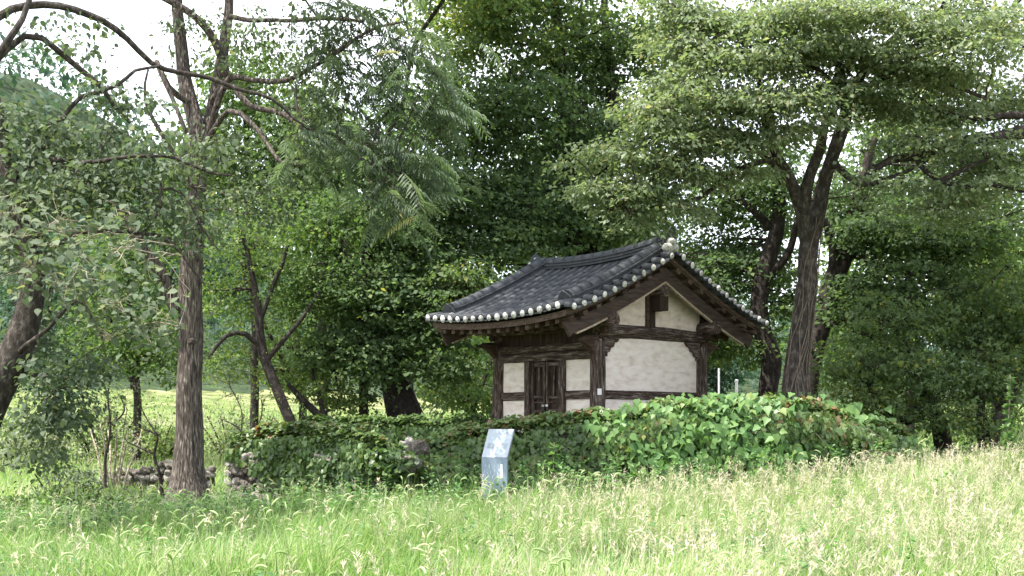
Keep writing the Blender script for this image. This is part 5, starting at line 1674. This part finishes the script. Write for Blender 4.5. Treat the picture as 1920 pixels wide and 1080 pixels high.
shrub('shrub', 'dark green bush left of the crooked sapling, before the terrace wall', 175, 22.2, 80, 70, 100, 'maple', .065, .45)
shrub('shrub', 'rough grassy bush at the left edge under the leaning tree', -5, 20.5, 90, 66, 90, 'mid', .07, .5)
shrub('shrub', 'thin light bush behind the bare sapling', 470, 23.5, 60, 80, 34, 'pale', .06, .6)
shrub('shrub', 'dim bush between tall trunk and crooked sapling', 318, 21.6, 50, 60, 60, 'maple', .06, .4)
shrub('shrub', 'dull bush under the yellowish feathery one', 120, 23.5, 80, 100, 80, 'grey', .07, .45)
for _px, _d, _w, _h, _n, _lf, _tm, _lab in (
        (30, 40, 120, 110, 150, 'pale', .6, 'pale hedge-like bush across the field at the far left edge'),
        (190, 43, 120, 120, 150, 'pale', .7, 'straw tinted bush across the field between the left trunks'),
        (290, 41, 90, 100, 110, 'mid', .7, 'sunlit green bush across the field just left of the tall trunk'),
        (440, 42, 110, 120, 140, 'pale', .6, 'pale bush across the field just right of the tall trunk'),
        (590, 44, 110, 110, 130, 'mid', .75, 'sunlit bush across the field right of the slim tree'),
        (700, 42, 80, 100, 90, 'pale', .55, 'pale bush across the field beside the thin upright trunk'),
        (1500, 40, 110, 110, 120, 'pale', .5, 'grey green bush far behind the vine covered trunk'),
        (1660, 38, 100, 100, 100, 'mid', .6, 'sunlit bush far behind the low maple, left part'),
        (1860, 36, 120, 120, 120, 'mid', .65, 'sunlit bush far behind the right edge trunks')):
    shrub('shrub', _lab, _px, _d, _w, _h, _n, _lf, .12, _tm, per=24, rad=.5, group='bushes across the field', rd=1.2)
shrub('dry_bush', 'pale dry straw coloured bush beyond the white posts', 1385, 36, 75, 70, 10, 'pale', .05, 1.0, 'twig_pale', 10, .3, 30)


def dead_sapling(label, base_px, d, limbs, n_tw, leafn=0):
    x = (base_px - 960) / F * d
    base = (x, d, float(ground_z(x, d)))
    r = thing('sapling', label, 'sapling', base)
    sk = []
    for k, lb in enumerate(limbs):
        o, c, rr = limb_mesh('trunk' if k == 0 else 'limb', [(a, b, d + dd, q * .55) for a, b, dd, q in lb], M['bark_dark'], r, base, 8, .08, 3, .03, .08)
        sk.append(c)
    sk = np.concatenate(sk)
    ends = sk[RNG.integers(len(sk) // 3, len(sk), n_tw)] + RNG.normal(0, 1, (n_tw, 3)) * np.array((.32, .2, .25)) + np.array((0, 0, .15))
    twigs(ends, sk, None, M['bark_dark'], r, base, 6, .008, .004)
    if leafn:
        plant_part('foliage', spray_leaves(ends, np.zeros(len(ends)), leafn, .14, .3, .045, T_DIAMOND, .5), L['mid'], r, base)


dead_sapling('crooked dark sapling left of the tall trunk', 300, 19.6, [[(306, 930, 0, 7), (302, 890, 0, 6), (290, 850, 0, 5), (296, 815, 0, 4), (270, 805, 0, 3)], [(292, 850, 0, 4), (262, 838, 0, 3), (232, 820, 0, 2), (238, 770, .1, 1.5)], [(296, 815, 0, 3), (268, 770, .1, 2), (258, 720, .1, 1.5)]], 40, 5)
dead_sapling('crooked bare sapling at the left end of the ivy wall', 440, 20.4, [[(436, 905, 0, 6), (444, 870, 0, 5), (462, 838, 0, 4), (452, 808, 0, 3), (425, 790, 0, 2)], [(462, 838, 0, 3), (488, 790, .1, 2.5), (490, 750, .1, 2)], [(452, 812, 0, 2.5), (452, 770, .1, 2), (430, 720, .1, 1.5)]], 60, 6)
dead_sapling('pale thin sapling with twiggy top near the terrace wall', 200, 22.0, [[(200, 915, 0, 5.5), (198, 860, 0, 5), (206, 800, 0, 4), (202, 740, 0, 3), (215, 680, 0, 2)], [(205, 800, 0, 4), (232, 770, 0, 3), (222, 740, 0, 2)]], 60, 5)

# tall bright weed at the right edge
def tall_weed(px, d, hpx, label):
    x = (px - 960) / F * d
    g = float(ground_z(x, d))
    base = (x, d, g)
    r = thing('tall_weed', label, 'plant', base)
    by = HZ - (g - CAMZ) / d * F
    top = by - hpx
    _, c, _ = limb_mesh('stem', [(px, by, d, 2), (px + 3, (by + top) / 2, d, 1.6), (px + 6, top, d, 1)], M['twig_pale'], r, base, 5, 0, 3, .02, .1)
    pos, ax, nor = [], [], []
    for k in range(70):
        t = 0.25 + 0.75 * k / 70
        p = c[min(len(c) - 1, int(t * (len(c) - 1)))] + RNG.normal(0, .012, 3)
        a = k * 2.4 + RNG.normal(0, .4)
        for q in range(3):
            aa = a + (q - 1) * RNG.uniform(.3, .7)
            pos.append(p); ax.append((math.cos(aa), math.sin(aa), RNG.normal(.25, .45))); nor.append((-math.cos(aa) * .5, -math.sin(aa) * .5, 1))
    n = len(pos)
    plant_part('leaves', leaf_arrays(T_DIAMOND, np.array(pos), np.array(ax), np.array(nor) + RNG.normal(0, .35, (n, 3)), RNG.uniform(.07, .17, n) * np.linspace(1.15, .6, n), RNG.uniform(.4, 1, n)), L['weed'], r, base)


tall_weed(1888, 20.0, 200, 'tall bright green weed with narrow leaves near the right edge')
tall_weed(1034, 17.6, 150, 'pale leafy weed standing against the dark ivy right of the sign')

# white posts right of the pavilion and stakes by the dark trunk
for px, d, top, w, lab in ((1348, 33.0, 692, 1.8, 'slim white post left of the thicker one, right of the pavilion'), (1381, 31.0, 714, 2.8, 'thicker short white post right of the pavilion')):
    x = (px - 960) / F * d
    g = float(ground_z(x, d))
    zt = CAMZ + (HZ - top) / F * d
    r = thing('white_post', lab, 'post', (x, d, g), 0, 'white posts behind the pavilion')
    rr = w / F * d
    m = MB(); m.tube([(0, 0, -.1), (0, 0, zt - g - .02)], [rr, rr], 10); m.build('shaft', M['white_paint'], r)
    m = MB(); m.tube([(0, 0, zt - g - .019), (0, 0, zt - g + .02), (0, 0, zt - g + .035)], [rr * 1.25, rr * 1.25, rr * .5], 10); m.build('post_cap', M['white_paint'], r)
for px, lab, lean in ((729, 'short pale wooden stake left of the thick dark trunk', -3), (741, 'longer pale stake touching the thick dark trunk', 2)):
    d = 25.0
    x = (px - 960) / F * d
    g = float(ground_z(x, d))
    m = MB()
    m.tube([(0, 0, -.05), (lean * .01, 0, .6), (lean * .02, 0, 1.2 if lean < 0 else 1.5)], [.035, .032, .026], 7, True, .2)
    o = m.build('stake', M['wood_pale'], None)
    o.location = (x, d, g)
    tag(o, lab, 'stake', 'stakes beside the dark trunk')


# ------------------------------------------------------------------ meadow
def in_view(x, y, margin=0.6):
    return np.abs(x) < (960.0 / F) * y + margin


def far_edge(px):
    return np.interp(px, [-400, 0, 300, 430, 740, 900, 1200, 1500, 1680, 2020], [18.6, 18.4, 18.4, 18.9, 18.5, 18.4, 18.1, 18.4, 19.6, 20.2])


def scatter(n, y0, y1, power=1.0):
    y = y0 + (y1 - y0) * RNG.uniform(0, 1, n * 3) ** power
    x = RNG.uniform(-1, 1, n * 3) * ((960.0 / F) * y1 + 2.8)
    px = 960 + x / y * F
    k = in_view(x, y, 2.6) & (y < far_edge(px) + 0.7 * np.sin(px * .021) * np.sin(px * .0063 + 1) + RNG.normal(0, .25, len(px)))
    return x[k][:n], y[k][:n]


def patchy(x, y, s, o=0.0):
    return np.array([noise.noise(Vector((a * s + o, b * s, o))) for a, b in zip(x, y)])


def blades(x, y, length, width, tint, lean=0.25, curve=0.5, zoff=0.0):
    n = len(x)
    z = ground_z(x, y) + zoff
    a = 5.0 * patchy(x, y, .45, 21.0) + 3.0 * patchy(x, y, 1.3, 27.0) + RNG.normal(0, 1.0, n)
    h = np.stack([np.cos(a), np.sin(a), np.zeros(n)], -1)
    sd = np.stack([-np.sin(a + RNG.normal(0, .6, n)), np.cos(a), np.zeros(n)], -1)
    ln = length * RNG.uniform(0.55, 1.15, n)
    le = np.abs(RNG.normal(0, lean, n))
    cu = np.abs(RNG.normal(0, curve, n))
    base = np.stack([x, y, z], -1)
    V = []
    for t, w in ((0, 0.8), (0.4, 1.0), (0.75, 0.7), (1.0, 0)):
        hor = (le * t + cu * t ** 2.2) * ln
        ver = t * ln * np.sqrt(np.clip(1 - (0.5 * le) ** 2, .3, 1)) - 0.62 * cu * ln * np.clip(t - .35, 0, 1) ** 1.5
        p = base + h * hor[:, None]
        p[:, 2] += ver
        if w:
            V.append(p + sd * (width * w * RNG.uniform(.7, 1.2, n))[:, None] / 2); V.append(p - sd * (width * w)[:, None] / 2 if np.ndim(width) else p - sd * width * w / 2)
        else: V.append(p)
    V = np.stack(V, 1)
    if np.mean(y) > 12.5:                                 # farther blades: one bend less
        V = V[:, [0, 1, 2, 3, 6]]
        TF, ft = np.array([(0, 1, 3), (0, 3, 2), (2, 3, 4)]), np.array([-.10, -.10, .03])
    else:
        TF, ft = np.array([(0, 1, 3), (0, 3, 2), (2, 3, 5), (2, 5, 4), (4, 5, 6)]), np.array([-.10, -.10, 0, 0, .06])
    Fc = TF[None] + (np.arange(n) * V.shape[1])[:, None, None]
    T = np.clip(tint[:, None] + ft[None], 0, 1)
    return V.reshape(-1, 3), Fc.reshape(-1, 3), T.ravel()


def build_meadow():
    x, y = scatter(215000, 6.6, 20.2, 0.9)
    p1, p2 = patchy(x, y, .55), patchy(x, y, 1.9, 3.0)
    kp = RNG.uniform(0, 1, len(x)) < 0.75 + 0.9 * p2 + .5 * p1
    x, y, p1, p2 = x[kp], y[kp], p1[kp], p2[kp]
    right = smooth(-2.0, 3.5, x * 16 / y)
    tint = np.clip(0.38 + 0.05 * right + 0.22 * p1 + 0.16 * p2 + RNG.normal(0, .19, len(x)), 0, 1)
    lng = 0.50 + 0.16 * p1 + 0.12 * p2
    nr = y < 11.5
    arr = [blades(x[q], y[q], lng[q] * 1.06, 0.0115, tint[q], .38, .62) for q in (nr, ~nr)]
    kb = RNG.uniform(0, 1, len(x)) < .05
    arr.append(blades(x[kb], y[kb], lng[kb] * 1.3, 0.022, np.clip(tint[kb] - .06, 0, 1), .3, .7))
    # straw culms
    x, y = scatter(27000, 6.6, 20.2, 0.9)
    right = smooth(-3.0, 3.5, x * 16 / y)
    k = RNG.uniform(0, 1, len(x)) < 0.20 + 0.5 * right
    x, y = x[k], y[k]
    arr.append(blades(x, y, np.full(len(x), .72), 0.0075, np.clip(RNG.normal(.76, .16, len(x)), .3, 1), .34, .5))
    V, Fc, T = join_arrays(arr)
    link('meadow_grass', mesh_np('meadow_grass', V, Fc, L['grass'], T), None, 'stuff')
    # broad blades
    # foxtails: stem and nodding bristly head
    def fox(k):
        rg = np.random.default_rng(k)
        V, Fc, ft = [], [], []
        st = np.array([(0, 0, 0), (0.02, 0, .3), (0.05, 0, .58), (0.10, 0, .72)])
        for i in range(3):
            b = len(V); w = .0035
            V += [st[i] + (0, w, 0), st[i] - (0, w, 0), st[i + 1] - (0, w, 0), st[i + 1] + (0, w, 0)]
            Fc += [(b, b + 1, b + 2), (b, b + 2, b + 3)]; ft += [-.35, -.35]
        bend = rg.uniform(.2, 1.25)
        pts, p, ang = [st[-1]], st[-1].copy(), 1.0
        for i in range(5):
            ang -= bend * .38
            p = p + np.array((math.cos(ang), 0, math.sin(ang))) * .021
            pts.append(p.copy())
        pts = np.array(pts)
        TV, TQ = tube_np(pts, np.array((.004, .0085, .0095, .009, .0075, .003)), 5)
        b = len(V)
        V += list(TV)
        for q in TQ: Fc += [(b + q[0], b + q[1], b + q[2]), (b + q[0], b + q[2], b + q[3])]; ft += [0, 0]
        for i in range(22):
            j = rg.integers(1, 6); o = pts[j]
            tg = unit(pts[j] - pts[j - 1])
            rd = rg.normal(0, 1, 3); rd = unit(rd - tg * np.dot(rd, tg))
            d = unit(rd + tg * .8)
            s = np.cross(d, tg) * .0016
            b = len(V)
            V += [o + s, o - s, o + d * .021]; Fc += [(b, b + 1, b + 2)]; ft += [.22]
        return (np.array(V), np.array(Fc)), np.array(ft)
    arr = []
    for k in range(4):
        x, y = scatter(900, 6.6, 18.6, 0.8)
        left = 1 - 0.62 * smooth(-2.2, 2.5, x * 12 / y)
        dens = left * np.clip(0.65 + 0.9 * patchy(x, y, .8, 9.0), .1, 1)
        kp = RNG.uniform(0, 1, len(x)) < dens
        x, y = x[kp], y[kp]
        n = len(x)
        pos = np.stack([x, y, ground_z(x, y)], -1)
        a = RNG.uniform(0, 6.28, n)
        side = np.stack([np.cos(a), np.sin(a), RNG.normal(0, .1, n)], -1)
        nz = np.stack([RNG.normal(0, .14, n), RNG.normal(0, .14, n), np.ones(n)], -1)
        nz = unit(nz); side = unit(side - nz * np.sum(side * nz, 1, keepdims=True))
        tm, ft = fox(k)
        # template axes: x -> heading, z -> up : leaf frame (side, along, normal) with along = heading x up
        T = tm[0]
        al = np.cross(nz, side)
        arr.append(leaf_arrays((T, tm[1]), pos, al, nz, RNG.uniform(.62, 1.05, n), np.clip(RNG.normal(.56, .18, n) + 0.22 * smooth(0, 4, x * 12 / y), .3, 1), ft))
    V, Fc, T = join_arrays(arr)
    link('foxtail_grass', mesh_np('foxtail_grass', V, Fc, L['foxtail'], np.clip(T, 0, 1)), None, 'stuff')
    # loose straw panicles, mostly on the right
    def pan(k):
        rg = np.random.default_rng(30 + k)
        V, Fc = [], []
        st = np.array([(0, 0, 0), (.02, 0, .35), (.06, 0, .62), (.12, 0, .82)])
        def strip(a, b_, w):
            b = len(V)
            V.extend([a + (0, w, 0), a - (0, w, 0), b_ - (0, w, 0), b_ + (0, w, 0)]); Fc.extend([(b, b + 1, b + 2), (b, b + 2, b + 3)])
        for i in range(3): strip(st[i], st[i + 1], .0028)
        for i in range(16):
            t = rg.uniform(.62, .84)
            o = np.array((.02 + .11 * (t - .4), 0, t)); d = unit(np.array((rg.normal(.25, .5), rg.normal(0, .5), rg.uniform(.1, .8))))
            e = o + d * rg.uniform(.04, .11)
            s = unit(np.cross(d, (0, 0, 1))) * .0075
            b = len(V)
            V.extend([o, (o + e) / 2 + s, e, (o + e) / 2 - s]); Fc.extend([(b, b + 1, b + 2), (b, b + 2, b + 3)])
        return np.array(V), np.array(Fc)
    arr = []
    for k in range(4):
        x, y = scatter(2000, 6.6, 20.0, 0.85)
        dens = np.clip(0.06 + 0.9 * smooth(-1.5, 4.0, x * 14 / y) + .5 * patchy(x, y, .7, 15.0), .03, 1)
        kp = RNG.uniform(0, 1, len(x)) < dens
        x, y = x[kp], y[kp]; n = len(x)
        pos = np.stack([x, y, ground_z(x, y)], -1)
        a = RNG.uniform(0, 6.28, n)
        nz = unit(np.stack([RNG.normal(0, .22, n), RNG.normal(0, .22, n), np.ones(n)], -1))
        side = np.stack([np.cos(a), np.sin(a), np.zeros(n)], -1); side = unit(side - nz * np.sum(side * nz, 1, keepdims=True))
        arr.append(leaf_arrays(pan(k), pos, np.cross(nz, side), nz, RNG.uniform(.55, .88, n), np.clip(RNG.normal(.86, .12, n), .5, 1)))
    V, Fc, T = join_arrays(arr)
    link('seeding_grass', mesh_np('seeding_grass', V, Fc, L['grass'], T), None, 'stuff')
    # leafy weeds along the left foot of the wall
    pos, ax, nor, sz, tt = [], [], [], [], []
    for _ in range(2000):
        if _ >= 1500:
            px = RNG.uniform(780, 1720); d = float(far_edge(px)) - RNG.uniform(-.15, 1.1)
            if noise.noise(Vector((px * .012, d * .8, 3.0))) < -.05: continue
        elif _ < 640:
            px = RNG.uniform(-20, 900); d = RNG.uniform(15.8, 18.9)
            if px > 760 and RNG.random() < .6: continue
        else:
            px = RNG.uniform(-40, 1960); d = 7.5 + 12 * RNG.uniform(0, 1)
        x0 = (px - 960) / F * d
        if 640 <= _ < 1500 and noise.noise(Vector((x0 * .6, d * .6, 33.0))) < .12: continue
        if d > far_edge(px): continue
        g = float(ground_z(x0, d)); hh = RNG.uniform(.32, .70) if _ < 1500 else RNG.uniform(.4, .95)
        for k in range(34):
            t = RNG.uniform(.15, 1); a = RNG.uniform(0, 6.28)
            pos.append((x0 + math.cos(a) * .09 * (1.2 - t), d + math.sin(a) * .09 * (1.2 - t), g + hh * t))
            ax.append((math.cos(a), math.sin(a), RNG.normal(.25, .35))); nor.append((RNG.normal(0, .4), RNG.normal(0, .4), 1)); sz.append(RNG.uniform(.05, .11) * (1.25 - .6 * t)); tt.append(np.clip(RNG.normal(.5, .2) + .2 * (t - .5), 0, 1))
    V, Fc, T = leaf_arrays(T_DIAMOND, np.array(pos), np.array(ax), np.array(nor), np.array(sz), np.array(tt))
    link('weeds', mesh_np('weeds', V, Fc, L['weed'], T), None, 'stuff')
    # undergrowth below the trees
    n = 42000
    d = 18.4 + 17 * RNG.uniform(0, 1, n) ** 1.3; px = RNG.uniform(-320, 2260, n)
    x = (px - 960) / F * d
    lx = (x - PCX) * ux + (d - PCY) * uy; ly = (x - PCX) * vx + (d - PCY) * vy
    k = ~((np.abs(lx) < HA + .7) & (np.abs(ly) < HB + .8)) & (patchy(x, d, .5, 4.0) > -.25)
    x, d = x[k], d[k]; n = len(x)
    pos = np.stack([x, d, ground_z(x, d) + RNG.uniform(.02, .28, n)], -1)
    V, Fc, T = leaf_arrays(T_BROAD, pos, RNG.normal(0, 1, (n, 3)) * (1, 1, .4), np.stack([RNG.normal(0, .4, n), RNG.normal(0, .4, n), np.ones(n)], -1), RNG.uniform(.06, .15, n), np.clip(RNG.normal(.4, .2, n), 0, 1))
    link('undergrowth', mesh_np('undergrowth', V, Fc, L['mid'], T), None, 'stuff')
    # far field grass
    n = 60000
    d = 23 + 78 * RNG.uniform(0, 1, n) ** 1.3; px = RNG.uniform(-60, 1980, n)
    x = (px - 960) / F * d
    k = (d > 31) | (px < 640)
    x, d = x[k], d[k]
    V, Fc, T = blades(x, d, np.full(len(x), .75), 0.045, np.clip(.56 + .25 * patchy(x, d, .12, 2.0) + RNG.normal(0, .13, len(x)), 0, 1), .25, .4)
    link('field_grass', mesh_np('field_grass', V, Fc, L['grass'], T), None, 'stuff')
    # wooded hill
    n = 56000
    x = RNG.uniform(-190, 130, n); y = RNG.uniform(88, 300, n)
    g = ground_z(x, y)
    k = (g > 5.5) & (np.abs(x) < .45 * y + 8)
    x, y, g = x[k], y[k], g[k]; n = len(x)
    lump = np.array([noise.noise(Vector((a * .13, b * .13, 0))) for a, b in zip(x, y)])
    pos = np.stack([x, y, g + 3.6 + 4.2 * lump + RNG.normal(0, 1.3, n)], -1)
    V, Fc, T = leaf_arrays(T_DIAMOND, pos, RNG.normal(0, 1, (n, 3)), np.stack([RNG.normal(0, .5, n), RNG.normal(-.4, .5, n), np.ones(n)], -1), RNG.uniform(.8, 1.7, n), np.clip(.5 + .3 * lump + RNG.normal(0, .16, n), 0, 1))
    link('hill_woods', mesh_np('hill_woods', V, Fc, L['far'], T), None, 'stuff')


build_meadow()
